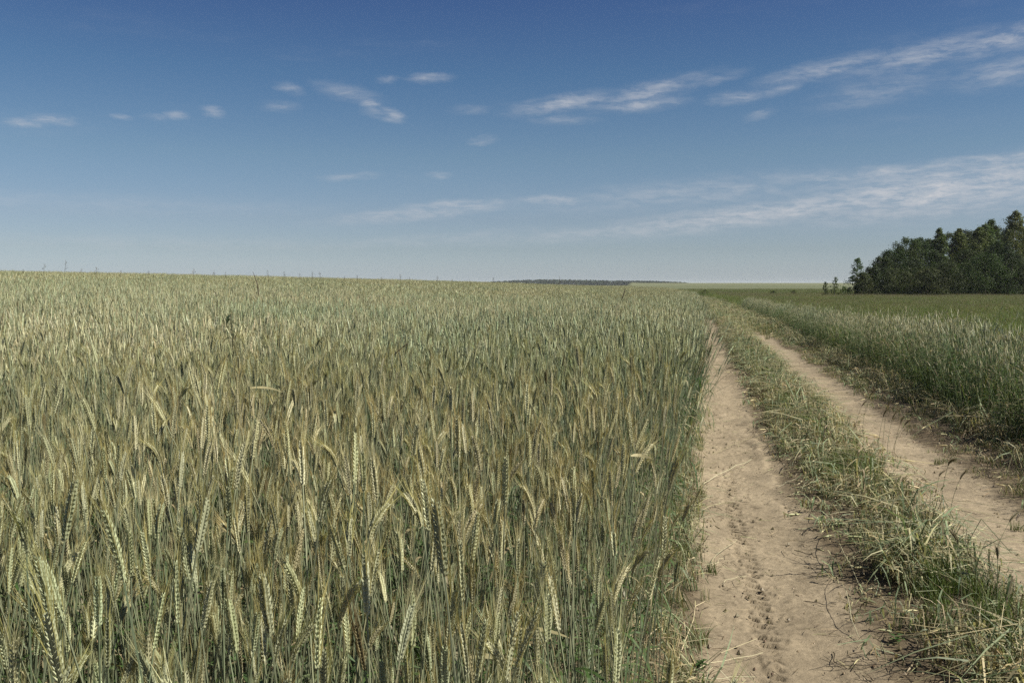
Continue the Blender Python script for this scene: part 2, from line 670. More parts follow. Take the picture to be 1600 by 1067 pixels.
def rye_parts(h, lean, phi, nod, dark=False, leaves=3):
    """one detailed rye plant as its parts: stem, ear, awns, leaves"""
    stem, ear, awn = Mesh(), Mesh(), Mesh()
    P = stalk_path(h, lean, phi, 9)
    tube(stem, P, np.linspace(.0023, .00135, 9), 4, jit(pick(STEM), .1, .08))
    L_ = rng.uniform(.058, .100)
    slim = rng.uniform(.62, .86)
    E = ear_path(P[-1], P[-1] - P[-2], phi, L_, nod, 15)
    tw = rng.uniform(0, math.pi)
    ce = jit(pick(EAR), .08, .14)
    ca = jit(pick(AWN), .10, .30)
    if dark:
        ce = np.array([0.21, 0.18, 0.095, .1])
        ca = np.array([0.20, 0.15, 0.07, .2])
    tube(ear, E, slim * np.array([.0012] + [.0030] * 13 + [.001]), 5, ce)
    for i in range(14):
        t, b, n = frame(E[i + 1] - E[i])
        u = math.cos(tw) * b + math.sin(tw) * n
        w = np.cross(t, u)
        fat = slim * (0.60 + 0.5 * math.sin(math.pi * (0.12 + 0.80 * i / 13)))
        for sg in (-1, 1):
            for q in (-1, 1):
                o = E[i] + (0.5 * L_ / 14 if sg > 0 else 0) * t + u * sg * .0022 * fat + w * q * .0016 * fat
                ax = unit(t + u * sg * .34 + w * q * .22 + rng.normal(0, .06, 3))
                ln = .0145 * fat * rng.uniform(.9, 1.12)
                _, c1, c2 = frame(ax)
                m_ = o + ax * ln * .45
                tip = o + ax * ln
                rr = .0026 * fat
                V = [o, m_ + c1 * rr, m_ + c2 * rr, m_ - c1 * rr, m_ - c2 * rr, tip]
                F = [(0, 2, 1), (0, 3, 2), (0, 4, 3), (0, 1, 4), (5, 1, 2), (5, 2, 3), (5, 3, 4), (5, 4, 1)]
                cc = ce.copy()
                cc[:3] *= rng.uniform(.86, 1.14)
                ear.add(V, F, cc)
                if rng.random() < .85:
                    al = rng.uniform(.034, .062) * (0.75 + .4 * i / 13)
                    ad = unit(t + u * sg * rng.uniform(.03, .26) + w * q * rng.uniform(.0, .18))
                    sd_ = unit(np.cross(ad, rng.normal(size=3))) * .0005
                    awn.add([tip - sd_ - ax * .003, tip + sd_ - ax * .003, tip + ad * al], [(0, 1, 2)], ca)
    lv = []
    for k in range(leaves):
        m = Mesh()
        hh = h * (0.14 + 0.66 * (k + rng.uniform(-.2, .3)) / max(leaves, 1))
        a = rng.uniform(0, 2 * math.pi)
        ln = rng.uniform(.12, .24)
        base = np.array([np.interp(hh, P[:, 2], P[:, 0]), np.interp(hh, P[:, 2], P[:, 1]), hh])
        t = np.linspace(0, 1, 7)
        up = rng.uniform(.25, .95)
        droop = rng.uniform(.5, 1.7)
        pts = base + np.stack([np.cos(a) * ln * t * (1 - .25 * t), np.sin(a) * ln * t * (1 - .25 * t), ln * (up * t - droop * t * t)], 1)
        wd = rng.uniform(.006, .010) * np.array([.7, 1, 1, .85, .6, .3, 0])
        dry = (k == 0 and rng.random() < .75) or rng.random() < .10
        ribbon(m, pts, wd, [-math.sin(a), math.cos(a), rng.uniform(-.5, .5)], jit(pick(DRY if dry else LEAF), .15, .30))
        lv.append(m)
    return stem, ear, awn, lv


def rye_mid(h, lean, phi, nod, dark=False, leaves=2):
    m = Mesh()
    P = stalk_path(h, lean, phi, 4)
    tube(m, P, np.linspace(.0026, .0017, 4), 3, jit(pick(STEM), .12, .08))
    L_ = rng.uniform(.072, .112)
    E = ear_path(P[-1], P[-1] - P[-2], phi, L_, nod, 7)
    ce, ca = jit(pick(EAR), .10, .12), jit(pick(AWN), .12, .3)
    if dark:
        ce, ca = np.array([0.17, 0.135, 0.07, .1]), np.array([0.20, 0.15, 0.07, .2])
    tube(m, E, np.array([.002, .0058, .0042, .0060, .0044, .0048, .001]) * rng.uniform(.85, 1.1), 4, ce, spin=rng.uniform(0, 3))
    t, b, n = frame(E[-1] - E[0])
    for i in range(14):
        k = rng.uniform(.2, .98)
        o = E[0] + (E[-1] - E[0]) * k
        a = rng.uniform(0, 2 * math.pi)
        sd_ = math.cos(a) * b + math.sin(a) * n
        ad = unit(t + sd_ * rng.uniform(.15, .4))
        w = unit(np.cross(ad, rng.normal(size=3))) * .0008
        m.add([o - w, o + w, o + ad * rng.uniform(.035, .06)], [(0, 1, 2)], ca)
    for k in range(leaves):
        hh = h * rng.uniform(.2, .85)
        a = rng.uniform(0, 2 * math.pi)
        ln = rng.uniform(.12, .24)
        base = np.array([np.interp(hh, P[:, 2], P[:, 0]), np.interp(hh, P[:, 2], P[:, 1]), hh])
        t4 = np.linspace(0, 1, 4)
        up, dr = rng.uniform(.3, .95), rng.uniform(.5, 1.6)
        pts = base + np.stack([np.cos(a) * ln * t4, np.sin(a) * ln * t4, ln * (up * t4 - dr * t4 * t4)], 1)
        ribbon(m, pts, np.array([.008, .010, .007, 0]), [-math.sin(a), math.cos(a), rng.uniform(-.4, .4)],
               jit(pick(DRY if rng.random() < .25 else LEAF), .15, .3))
    return m


def rye_far(h, lean, phi, nod):
    m = Mesh()
    top = np.array([math.cos(phi) * lean, math.sin(phi) * lean, h])
    w = unit([math.sin(phi + rng.uniform(-1, 1)), math.cos(phi), 0]) * .0024
    m.add([-w + [0, 0, .25], w + [0, 0, .25], top], [(0, 1, 2)], jit(pick(STEM), .12, .08))
    L_ = rng.uniform(.085, .118)
    d = unit(np.array([math.cos(phi) * (lean * 2 / h + nod), math.sin(phi) * (lean * 2 / h + nod), 1 - nod * .4]))
    tip, mid = top + d * L_, top + d * L_ * .4
    _, b, n = frame(d)
    rr = .0062
    ce = jit(pick(EAR), .12, .12)
    ca = jit(pick(AWN), .12, .3)
    V = [top] + [mid + rr * (math.cos(a) * b + math.sin(a) * n) for a in (0, 2.1, 4.2)] + [tip]
    m.add(V, [(0, 2, 1), (0, 3, 2), (0, 1, 3), (4, 1, 2), (4, 2, 3), (4, 3, 1)], ce)
    for _ in range(3):
        o = mid + d * L_ * rng.uniform(0, .5)
        ad = unit(d + rng.normal(0, .25, 3))
        w = unit(np.cross(ad, rng.normal(size=3))) * .0022
        m.add([o - w, o + w, o + ad * .065], [(0, 1, 2)], ca)
    if rng.random() < .7:
        a = rng.uniform(0, 6.28)
        o = top * rng.uniform(.5, .85)
        hd = np.array([math.cos(a), math.sin(a), 0])
        sw = np.array([-math.sin(a), math.cos(a), .2]) * .005
        m.add([o - sw, o + sw, o + hd * .12 + [0, 0, .05], o + hd * .2 - [0, 0, .02]], [(0, 1, 2), (2, 1, 3)], jit(pick(LEAF), .15, .3))
    return m


# ------------------------------------------------------------------ scattering (for the uncountable rest)


def scatter(name, pts, rot, scl, idx, variants, **props):
    """one object: a cloud of points that geometry nodes dress with the plants in `variants` (meshes)"""
    colx = bpy.data.collections.new(name + "_kinds")
    for i, me in enumerate(variants):
        o = bpy.data.objects.new("%s_kind_%02d" % (name, i), me)
        colx.objects.link(o)
    n = len(pts)
    me = bpy.data.meshes.new(name)
    me.vertices.add(n)
    me.vertices.foreach_set("co", np.asarray(pts, np.float32).ravel())
    a = me.attributes.new("rot", "FLOAT_VECTOR", "POINT")
    a.data.foreach_set("vector", np.asarray(rot, np.float32).ravel())
    a = me.attributes.new("scl", "FLOAT_VECTOR", "POINT")
    scl = np.asarray(scl, np.float32)
    if scl.ndim == 1:
        scl = np.repeat(scl[:, None], 3, 1)
    a.data.foreach_set("vector", scl.ravel())
    a = me.attributes.new("idx", "INT", "POINT")
    a.data.foreach_set("value", np.asarray(idx, np.int32))
    me.update()
    o = link(name, me, **props)
    ng = bpy.data.node_groups.new(name + "_scatter", "GeometryNodeTree")
    ng.interface.new_socket("Geometry", in_out="INPUT", socket_type="NodeSocketGeometry")
    ng.interface.new_socket("Geometry", in_out="OUTPUT", socket_type="NodeSocketGeometry")
    N, K = ng.nodes.new, ng.links.new
    gi, go = N("NodeGroupInput"), N("NodeGroupOutput")
    ci = N("GeometryNodeCollectionInfo")
    ci.inputs["Collection"].default_value = colx
    ci.inputs["Separate Children"].default_value = True
    ci.inputs["Reset Children"].default_value = True

    def attr(nm, dt):
        q = N("GeometryNodeInputNamedAttribute")
        q.data_type = dt
        q.inputs["Name"].default_value = nm
        return q.outputs["Attribute"]
    ip = N("GeometryNodeInstanceOnPoints")
    ip.inputs["Pick Instance"].default_value = True
    K(gi.outputs[0], ip.inputs["Points"])
    K(ci.outputs[0], ip.inputs["Instance"])
    K(attr("idx", "INT"), ip.inputs["Instance Index"])
    er = N("FunctionNodeEulerToRotation")
    K(attr("rot", "FLOAT_VECTOR"), er.inputs[0])
    K(er.outputs[0], ip.inputs["Rotation"])
    K(attr("scl", "FLOAT_VECTOR"), ip.inputs["Scale"])
    K(ip.outputs[0], go.inputs[0])
    md = o.modifiers.new("scatter", "NODES")
    md.node_group = ng
    return o


def tilted(n, sig, tx):
    """random turn, random lean plus a lean tx towards +x"""
    rz = rng.uniform(0, 6.28, n)
    return np.stack([rng.normal(0, sig, n) + tx * np.sin(rz), rng.normal(0, sig, n) + tx * np.cos(rz), rz], 1)


def in_view(x, y, margin=2.0):
    return (np.abs(x) < 0.60 * y + margin) & (y > 0.9)


def points(density, x0, x1, y0, y1):
    n = rng.poisson(density * (x1 - x0) * (y1 - y0))
    return rng.uniform(x0, x1, n), rng.uniform(y0, y1, n)


def rye_edge(y):
    return -0.555 + 0.195 * sstep(3.5, 14, y) + 0.20 * (fbm(np.asarray(y) * .9, np.asarray(y) * 0 + .5, 71, 3) - .5)


# detailed plants
lod0 = []
for i in range(26):
    lean = abs(rng.normal(0, .075)) + .015
    nod = abs(rng.normal(0, .10)) if rng.random() < .85 else rng.uniform(.2, .6)
    lod0.append(rye_parts(rng.uniform(.92, 1.18), lean, rng.uniform(0, 6.28), nod, dark=(i == 25), leaves=int(rng.integers(3, 7))))
rye_var = []
for (st, ea, aw, lv) in lod0:
    m = Mesh().merge(st).merge(ea).merge(aw)
    for q in lv:
        m.merge(q)
    rye_var.append(m.data("rye_plant", M_RYE))

x, y = points(265, -7.0, 4.5, 1.0, 7.2)
s = x - xl(y)
ed = rye_edge(y)
keep = in_view(x, y, 1.6) & (s < ed) & (np.hypot(x, y) > 1.08) & (np.hypot(x, y) < 7.0)
keep &= rng.random(len(x)) < sstep(0.0, -0.10, s - ed) * .5 + .5
keep &= rng.random(len(x)) < .72 + .28 * sstep(.35, .55, fbm(x * 1.5, y * 1.5, 33, 3))
x, y, s, ed = x[keep], y[keep], s[keep], ed[keep]
n = len(x)
rot = tilted(n, .085, .08 * sstep(-.3, 0, s - ed) * sstep(3, 6, y))
scl = rng.normal(.985, .085, n) * (0.96 + .10 * fbm(x * .8, y * .8, 44, 2))
scl = np.clip(scl, .72, 1.14)
idx = np.where(rng.random(n) < .004, 25, rng.integers(0, 25, n))
tipv = np.array([a[0].v[0][-1][:2] for a in lod0])[idx]
tipx = (np.cos(rot[:, 2]) * (tipv[:, 0] + 1.1 * rot[:, 1]) - np.sin(rot[:, 2]) * (tipv[:, 1] - 1.1 * rot[:, 0])) * scl
ok = ((s + tipx) < ed + .16) | (rng.random(n) < .06) & (y > 4)
x, y, s, ed, rot, scl, idx = x[ok], y[ok], s[ok], ed[ok], rot[ok], scl[ok], idx[ok]
z = gz(x, y)
# the 300 nearest plants whose ears stand in the picture are objects of their own
vis = (np.abs(x) < .585 * y) & (y > 1.2)
order = np.argsort(np.where(vis, np.hypot(x, y), 1e9))
own, rest = order[:300], order[300:]
scatter("rye_field_front", np.stack([x, y, z], 1)[rest], rot[rest], scl[rest], idx[rest], rye_var, kind="stuff",
        label="pale green bearded rye standing dense along the left of the track", category="rye")
part_meshes = []
for (st, ea, aw, lv) in lod0:
    part_meshes.append((st.data("stem", M_RYE), ea.data("ear", M_RYE), aw.data("awns", M_RYE), [q.data("leaf", M_RYE) for q in lv]))
for k in own:
    root = link("rye_plant", None, None, (x[k], y[k], z[k]), tuple(rot[k]), float(scl[k]),
                label="bearded pale green rye plant in the nearest rows, at the bottom of the picture",
                category="rye", group="nearest rye plants at the edge of the field")
    root.empty_display_size = .05
    a, b, c, d = part_meshes[idx[k]]
    link("stem", a, root)
    e = link("ear", b, root)
    link("awns", c, e)
    for q in d:
        link("leaf", q, root)

# medium plants one by one along the edge of the field
mid_var = [rye_mid(rng.uniform(.95, 1.15), abs(rng.normal(0, .085)) + .02, rng.uniform(0, 6.28),
                   abs(rng.normal(0, .14)), dark=(i == 23), leaves=3).data("rye_mid", M_RYE) for i in range(24)]
x, y = points(230, -4, 20, 5.0, 70)
s = x - xl(y)
ed = rye_edge(y)
keep = in_view(x, y, 2) & (s < ed) & (s > ed - .85) & (np.hypot(x, y) >= 7.0)
keep &= rng.random(len(x)) < (sstep(0.0, -0.12, s - ed) * .6 + .4)
x, y, s, ed = x[keep], y[keep], s[keep], ed[keep]
n = len(x)
rot = tilted(n, .08, .08 * sstep(-.3, 0, s - ed))
scatter("rye_field_edge", np.stack([x, y, gz(x, y)], 1), rot, np.clip(rng.normal(1, .07, n), .7, 1.15),
        np.where(rng.random(n) < .008, 23, rng.integers(0, 23, n)), mid_var, kind="stuff",
        label="edge of the rye field with bluish stems beside the left rut", category="rye")


def patch(fn, rad, dens, n, mat, name):
    out = []
    for i in range(n):
        m = Mesh()
        k = int(dens * math.pi * rad * rad)
        for _ in range(k):
            rr, a = rad * math.sqrt(rng.random()), rng.uniform(0, 6.28)
            m.merge(fn().moved((rr * math.cos(a), rr * math.sin(a), 0), rng.uniform(0, 6.28), rng.uniform(.82, 1.1)))
        out.append(m.data(name, mat))
    return out


def jgrid(g, x0, x1, y0, y1, j=.5):
    a, b = np.meshgrid(np.arange(x0, x1, g), np.arange(y0, y1, g))
    a = a + rng.uniform(-j * g, j * g, a.shape)
    b = b + rng.uniform(-j * g, j * g, b.shape)
    return a.ravel(), b.ravel()


def lay(name, x, y, variants, tilt=.03, sc=(.92, 1.08), zoff=0.0, hvar=None, **props):
    n = len(x)
    rot = np.stack([rng.normal(0, tilt, n), rng.normal(0, tilt, n), rng.uniform(0, 6.28, n)], 1)
    q = rng.uniform(sc[0], sc[1], n)
    S3 = np.stack([q, q, q * (1 if hvar is None else hvar)], 1)
    return scatter(name, np.stack([x, y, gz(x, y) + zoff], 1), rot, S3, rng.integers(0, len(variants), n), variants, **props)


# clumps, 7 to 26 m
mid_patch = patch(lambda: rye_mid(rng.uniform(.95, 1.14), abs(rng.normal(0, .09)) + .02, rng.uniform(0, 6.28),
                                  abs(rng.normal(0, .15)), dark=rng.random() < .008, leaves=2), .36, 150, 12, M_RYE, "rye_clump")
x, y = jgrid(.44, -20, 8, 3, 27)
s = x - xl(y)
r = np.hypot(x, y)
k = in_view(x, y, 2) & (r > 7.15) & (r < 26) & (s < rye_edge(y) - .62)
x, y = x[k], y[k]
lay("rye_field_middle", x, y, mid_patch, hvar=.94 + .12 * fbm(x * .5, y * .5, 91, 3), kind="stuff",
    label="middle of the rye field, pale ears over green stems", category="rye")
# far patches, 26 m and more
far_patch = patch(lambda: rye_far(rng.uniform(.95, 1.14), abs(rng.normal(0, .10)) + .02, rng.uniform(0, 6.28), abs(rng.normal(0, .18))),
                  .85, 150, 8, M_RYE, "rye_patch")
x, y = jgrid(1.05, -85, 40, 15, 125)
s = x - xl(y)
r = np.hypot(x, y)
k = in_view(x, y, 2.5) & (r > 25.7) & (r < 118) & (s < rye_edge(y) - np.where(y < 68, 1.25, .85)) 
x, y = x[k], y[k]
x2, y2 = jgrid(2.0, -80, 45, 100, 262)
s2 = x2 - xl(y2)
k2 = in_view(x2, y2, 2) & (np.hypot(x2, y2) >= 117) & (s2 < -1.6) & (s2 > -70)
x, y = np.concatenate([x, x2[k2]]), np.concatenate([y, y2[k2]])
lay("rye_field_far", x, y, far_patch, tilt=.02, hvar=.94 + .12 * fbm(x * .22, y * .22, 93, 3), kind="stuff",
    label="far rye running up to the skyline on the left", category="rye")

# ------------------------------------------------------------------ rye strip and meadow right of the track
MEADOW = [(0.155, 0.215, 0.046), (0.20, 0.25, 0.070), (0.12, 0.175, 0.04), (0.245, 0.27, 0.105)]
GREEN = [(0.105, 0.15, 0.034), (0.135, 0.175, 0.052), (0.085, 0.125, 0.03), (0.17, 0.185, 0.07)]


def strip_edge(y):
    return 2.72 + 0.25 * (fbm(np.asarray(y) * .5, np.asarray(y) * 0 + 3.3, 15, 3) - .5)


_st, _lf = STEM, LEAF
STEM = [(0.17, 0.235, 0.115), (0.155, 0.21, 0.10), (0.21, 0.25, 0.14)]
LEAF = [(0.085, 0.145, 0.035), (0.11, 0.17, 0.048), (0.14, 0.195, 0.075)]
strip_var = [rye_mid(rng.uniform(.9, 1.15), abs(rng.normal(0, .10)) + .02, rng.uniform(0, 6.28), abs(rng.normal(0, .2)), leaves=5).data("rye_strip_plant", M_RYE)
             for i in range(16)]
STEM, LEAF = _st, _lf
x, y = points(200, 2.5, 17, 4.5, 62)
s = x - xl(y)
se = strip_edge(y)
wd = 1.35 - .5 * sstep(14, 40, y)
keep = in_view(x, y, 1.5) & (s > se) & (s < se + wd + .4 * (fbm(x, y, 5, 2) - .5))
keep &= rng.random(len(x)) < .35 + .65 * sstep(0, .3, s - se)
x, y, s, se = x[keep], y[keep], s[keep], se[keep]
n = len(x)
rot = tilted(n, .08, -.10 * sstep(.3, 0, s - se))
sc = np.clip(rng.normal(.93, .08, n), .5, 1.08) * (.55 + .45 * sstep(-.1, .45, s - se)) * (1 - .18 * sstep(16, 32, y)) * (.78 + .38 * fbm(x * 1.1, y * .8, 29, 3))
scatter("rye_strip", np.stack([x, y, gz(x, y)], 1), rot, sc, rng.integers(0, 16, n), strip_var, kind="stuff",
        label="narrow strip of shorter rye between right rut and meadow", category="rye")


def blade(m, base, a, h, spread, w, col, k=4, droop=.35):
    t = np.linspace(0, 1, k)
    pts = np.asarray(base) + np.stack([np.cos(a) * spread * t ** 1.7, np.sin(a) * spread * t ** 1.7, h * (t * (1 + droop) - droop * t * t * 1.0)], 1)
    ribbon(m, pts, w * np.linspace(1, .35, k), [-math.sin(a + rng.uniform(-.6, .6)), math.cos(a), 0.1], col)


def meadow_patch(rad, nb, ns, nw, hmin=.35, hmax=.78):
    m = Mesh()
    for _ in range(nb):
        rr, a = rad * math.sqrt(rng.random()), rng.uniform(0, 6.28)
        h = rng.uniform(hmin, hmax)
        blade(m, (rr * math.cos(a), rr * math.sin(a), 0), rng.uniform(0, 6.28), h, h * rng.uniform(.1, .55), rng.uniform(.006, .011),
              jit(pick(MEADOW), .18, .35), 4, rng.uniform(.2, 1.0))
    for _ in range(ns):                                 # flowering grass heads
        rr, a = rad * math.sqrt(rng.random()), rng.uniform(0, 6.28)
        b = np.array([rr * math.cos(a), rr * math.sin(a), 0])
        h = rng.uniform(.6, .92)
        top = b + [rng.normal(0, .06), rng.normal(0, .06), h]
        w = np.array([.0018, 0, 0])
        c = jit((.17, .17, .085), .15, .1)
        m.add([b - w, b + w, top], [(0, 1, 2)], c)
        ch = jit(pick([(.24, .19, .115), (.21, .20, .11), (.27, .235, .14)]), .15, .3)
        for _ in range(4):
            o = top - [0, 0, rng.uniform(0, .10)]
            d = unit(rng.normal(0, .6, 3) + [0, 0, 1.2]) * rng.uniform(.03, .06)
            w = unit(np.cross(d, rng.normal(size=3))) * .004
            m.add([o, o + d * .5 + w, o + d, o + d * .5 - w], [(0, 1, 2, 3)], ch)
    for _ in range(nw):                                 # broad-leaved weeds
        rr, a = rad * math.sqrt(rng.random()), rng.uniform(0, 6.28)
        b = np.array([rr * math.cos(a), rr * math.sin(a), 0])
        h = rng.uniform(.4, .75)
        c = jit(pick([(.055, .10, .028), (.08, .125, .035), (.05, .085, .03)]), .15, .3)
        tube(m, [b, b + [0, 0, h]], [.003, .002], 3, c)
        for q in range(9):
            aa = q * 2.4 + rng.uniform(-.4, .4)
            zz = h * (.25 + .75 * q / 9)
            ln = rng.uniform(.05, .11)
            t = np.linspace(0, 1, 4)
            pts = b + [0, 0, zz] + np.stack([np.cos(aa) * ln * t, np.sin(aa) * ln * t, ln * (.5 * t - .6 * t * t)], 1)
            ribbon(m, pts, ln * np.array([.1, .34, .3, 0]), [-math.sin(aa), math.cos(aa), 0], c)
    return m


mea_near = [meadow_patch(.5, 200, 9, 8).data("meadow_clump", M_GRASS) for _ in range(9)]
mea_far = [meadow_patch(1.15, 520, 60, 18, .4, .8).data("meadow_patch", M_GRASS) for _ in range(7)]
x, y = jgrid(.52, 4, 26, 7, 36)
s = x - xl(y)
se = strip_edge(y)
wd = 1.35 - .5 * sstep(14, 40, y)
k = in_view(x, y, 1.8) & ((s > se + wd + .15) | ((s > se + .45) & (rng.random(len(s)) < .35)))
x1, y1 = x[k], y[k]
lay("meadow_grass", x1, y1, mea_near, hvar=.74 + .36 * fbm(x1 * .35, y1 * .35, 23, 3), kind="stuff",
    label="green weedy meadow grass behind the rye strip", category="grass")
x, y = jgrid(1.25, 8, 100, 35, 150)
s = x - xl(y)
k = in_view(x, y, 2.5) & (s > 3.9 + .9 * np.where(y < 62, 1, 0)) & (y > 35.5)
x1, y1 = x[k], y[k]
x2, y2 = jgrid(2.6, 15, 180, 150, 300)
k2 = in_view(x2, y2, 3) & (x2 - xl(y2) > 3.5)
x1, y1 = np.concatenate([x1, x2[k2]]), np.concatenate([y1, y2[k2]])
lay("meadow_grass_far", x1, y1, mea_far, tilt=.02, hvar=.72 + .4 * fbm(x1 * .12, y1 * .12, 24, 3), kind="stuff",
    label="far green meadow reaching to the wood", category="grass")

# ------------------------------------------------------------------ grasses of the track: middle strip, shoulders


def green_tuft(h, n, spread=.6, cols=GREEN, w=(.0025, .0055), rad=.05):
    m = Mesh()
    for _ in range(n):
        rr, a = rad * math.sqrt(rng.random()), rng.uniform(0, 6.28)
        hh = h * rng.uniform(.45, 1.1)
        blade(m, (rr * math.cos(a), rr * math.sin(a), -.01), rng.uniform(0, 6.28), hh, hh * rng.uniform(.15, spread), rng.uniform(*w),
              jit(pick(cols), .18, .3), 5, rng.uniform(.2, 1.1))
    return m


def straw_tuft(h, n, rad=.07, flat=.5):
    """trodden rye: bent dry straws, grey-green stalks and limp leaves"""
    m = Mesh()
    for _ in range(n):
        rr, a = rad * math.sqrt(rng.random()), rng.uniform(0, 6.28)
        b = np.array([rr * math.cos(a), rr * math.sin(a), 0])
        a = rng.uniform(0, 6.28)
        hh = h * rng.uniform(.35, 1.1)
        out = hh * rng.uniform(.1, flat * 2.2)
        d = np.array([math.cos(a), math.sin(a), 0])
        c = jit(pick(DRY + DRY + DRY + STEM + LEAF[2:]), .15, .12)
        kink = b + d * out * .35 + [0, 0, hh]
        end = kink + (d + rng.normal(0, .4, 3) * [1, 1, .3]) * out * rng.uniform(.5, 1.2) - [0, 0, hh * rng.uniform(-.2, .55)]
        end[2] = max(end[2], .01)
        if rng.random() < .55:
            tube(m, [b, (b + kink) / 2 + rng.normal(0, .006, 3), kink, end], [.0019, .0018, .0016, .0012], 3, c)
        else:
            ribbon(m, [b, (b + kink) / 2 + [0, 0, .01], kink, (kink + end) / 2 + [0, 0, .012], end], np.array([.005, .008, .008, .006, 0]),
                   [-math.sin(a), math.cos(a), rng.uniform(-.6, .6)], c[:3].tolist() + [.3])
        if rng.random() < .05:                       # a small ear
            E = ear_path(end, end - kink, a, rng.uniform(.05, .08), .3, 6)
            tube(m, E, np.array([.001, .005, .0042, .005, .0035, .0005]), 4, jit(pick(DRY), .2, .1))
    return m


tufts = [green_tuft(rng.uniform(.08, .19), 34).data("tuft", M_GRASS) for _ in range(5)]
tufts += [straw_tuft(rng.uniform(.09, .23), 22, .09, .75).data("straw_tuft", M_STRAW) for _ in range(9)]
tufts += [green_tuft(rng.uniform(.12, .24), 22, .5, STEM + LEAF + DRY, (.003, .007)).data("glaucous_tuft", M_GRASS) for _ in range(4)]
low = [green_tuft(rng.uniform(.03, .08), 22, 1.3, GREEN + DRY[:2], (.002, .005), .06).data("low_tuft", M_GRASS) for _ in range(6)]
low += [straw_tuft(rng.uniform(.02, .06), 9, .08, 1.2).data("litter", M_STRAW) for _ in range(4)]


def strip_points(d, y0, y1, s0, s1):
    n = rng.poisson(d * (s1 - s0) * (y1 - y0))
    s, y = rng.uniform(s0, s1, n), rng.uniform(y0, y1, n)
    return s, y


allx, ally, alli, alls = [], [], [], []
for (d, ya, yb) in ((150, 2.2, 14), (90, 14, 32), (45, 32, 75)):
    s, y = strip_points(d, ya, yb, .38, 1.42)
    wob = .10 * (fbm(y * .8, y * 0, 52, 3) - .5) * 2
    c = (s - (.92 + .09 * sstep(9, 4, y) + wob * .7)) / (.42 - .07 * sstep(8, 4, y) + .06 * np.sin(y * .7))
    dens = sstep(1.08, .55, np.abs(c)) * (.45 + .55 * sstep(.35, .5, fbm(s * 3, y * 2, 19, 3)))
    k = rng.random(len(s)) < dens
    s, y, c = s[k], y[k], c[k]
    g = fbm(s * 2.2, y * 1.3, 66, 2) + .10 * c * sstep(16, 5, y)
    kind = np.where(g > .645, rng.integers(0, 5, len(s)), np.where(rng.random(len(s)) < .86, rng.integers(5, 14, len(s)), rng.integers(14, 18, len(s))))
    allx.append(s + xl(y))
    ally.append(y)
    alli.append(kind)
    alls.append((1.32 - .60 * np.abs(c)) * rng.uniform(.75, 1.25, len(s)) * (1 + .15 * sstep(12, 25, y)))
x, y, kind, sc = (np.concatenate(q) for q in (allx, ally, alli, alls))
n = len(x)
scatter("track_middle_grass", np.stack([x, y, gz(x, y)], 1), np.stack([rng.normal(0, .12, n), rng.normal(0, .12, n), rng.uniform(0, 6.28, n)], 1),
        sc, kind, tufts, kind="stuff", label="trodden grass and straw on the ridge between the ruts", category="grass")

s, y = strip_points(70, 2.4, 30, .20, 1.65)
k = rng.random(len(s)) < np.exp(-((np.abs(s - .97) - .47) / .11) ** 2) * (.3 + .7 * sstep(.4, .55, fbm(s * 2, y * 1.5, 87, 3)))
s, y = s[k], y[k]
x = s + xl(y)
n = len(x)
scatter("flattened_straw", np.stack([x, y, gz(x, y)], 1), tilted(n, .08, 0.0), rng.uniform(.8, 1.7, n), rng.integers(6, 10, n), low, kind="stuff",
        label="flattened straw spilling from the ridge onto the sand", category="straw")
# further on the track is overgrown
s, y = strip_points(16, 27, 130, -.4, 2.8)
k = rng.random(len(s)) < np.where(s > 1.2, sstep(27, 36, y), sstep(42, 52, y))
s, y = s[k], y[k]
x = s + xl(y)
n = len(x)
scatter("track_far_grass", np.stack([x, y, gz(x, y)], 1), np.stack([rng.normal(0, .1, n), rng.normal(0, .1, n), rng.uniform(0, 6.28, n)], 1),
        rng.uniform(1.2, 2.2, n), np.where(rng.random(n) < .55, rng.integers(0, 5, n), rng.integers(5, 18, n)), tufts, kind="stuff",
        label="green grass overgrowing the far end of the track", category="grass")

# the foot of the rye: bent straws and tufts leaning onto the left rut
s, y = strip_points(60, 2.0, 45, -.75, -.22)
s_, y_ = strip_points(60, 2.0, 7.5, -.72, -.36)
s, y = np.concatenate([s, s_]), np.concatenate([y, y_])
s = s - .04 * sstep(12, 4, y)
k = rng.random(len(s)) < (sstep(-.26, -.48, s + .04 * sstep(12, 4, y)) * sstep(60, 20, y) + .04) * (.85 + .15 * sstep(4, 9, y))
s, y = s[k], y[k]
x = s + xl(y)
n = len(x)
kind = np.where(rng.random(n) < .2, rng.integers(0, 5, n), np.where(rng.random(n) < .6, rng.integers(5, 14, n), rng.integers(14, 18, n)))
scatter("rye_foot_grass", np.stack([x, y, gz(x, y)], 1), np.stack([rng.normal(0, .2, n), rng.normal(.15, .2, n), rng.uniform(0, 6.28, n)], 1),
        rng.uniform(.45, 1.0, n) * (1 + .3 * sstep(5, 10, y)), kind, tufts, kind="stuff", label="dry leaves and tufts at the foot of the rye beside the left rut", category="grass")
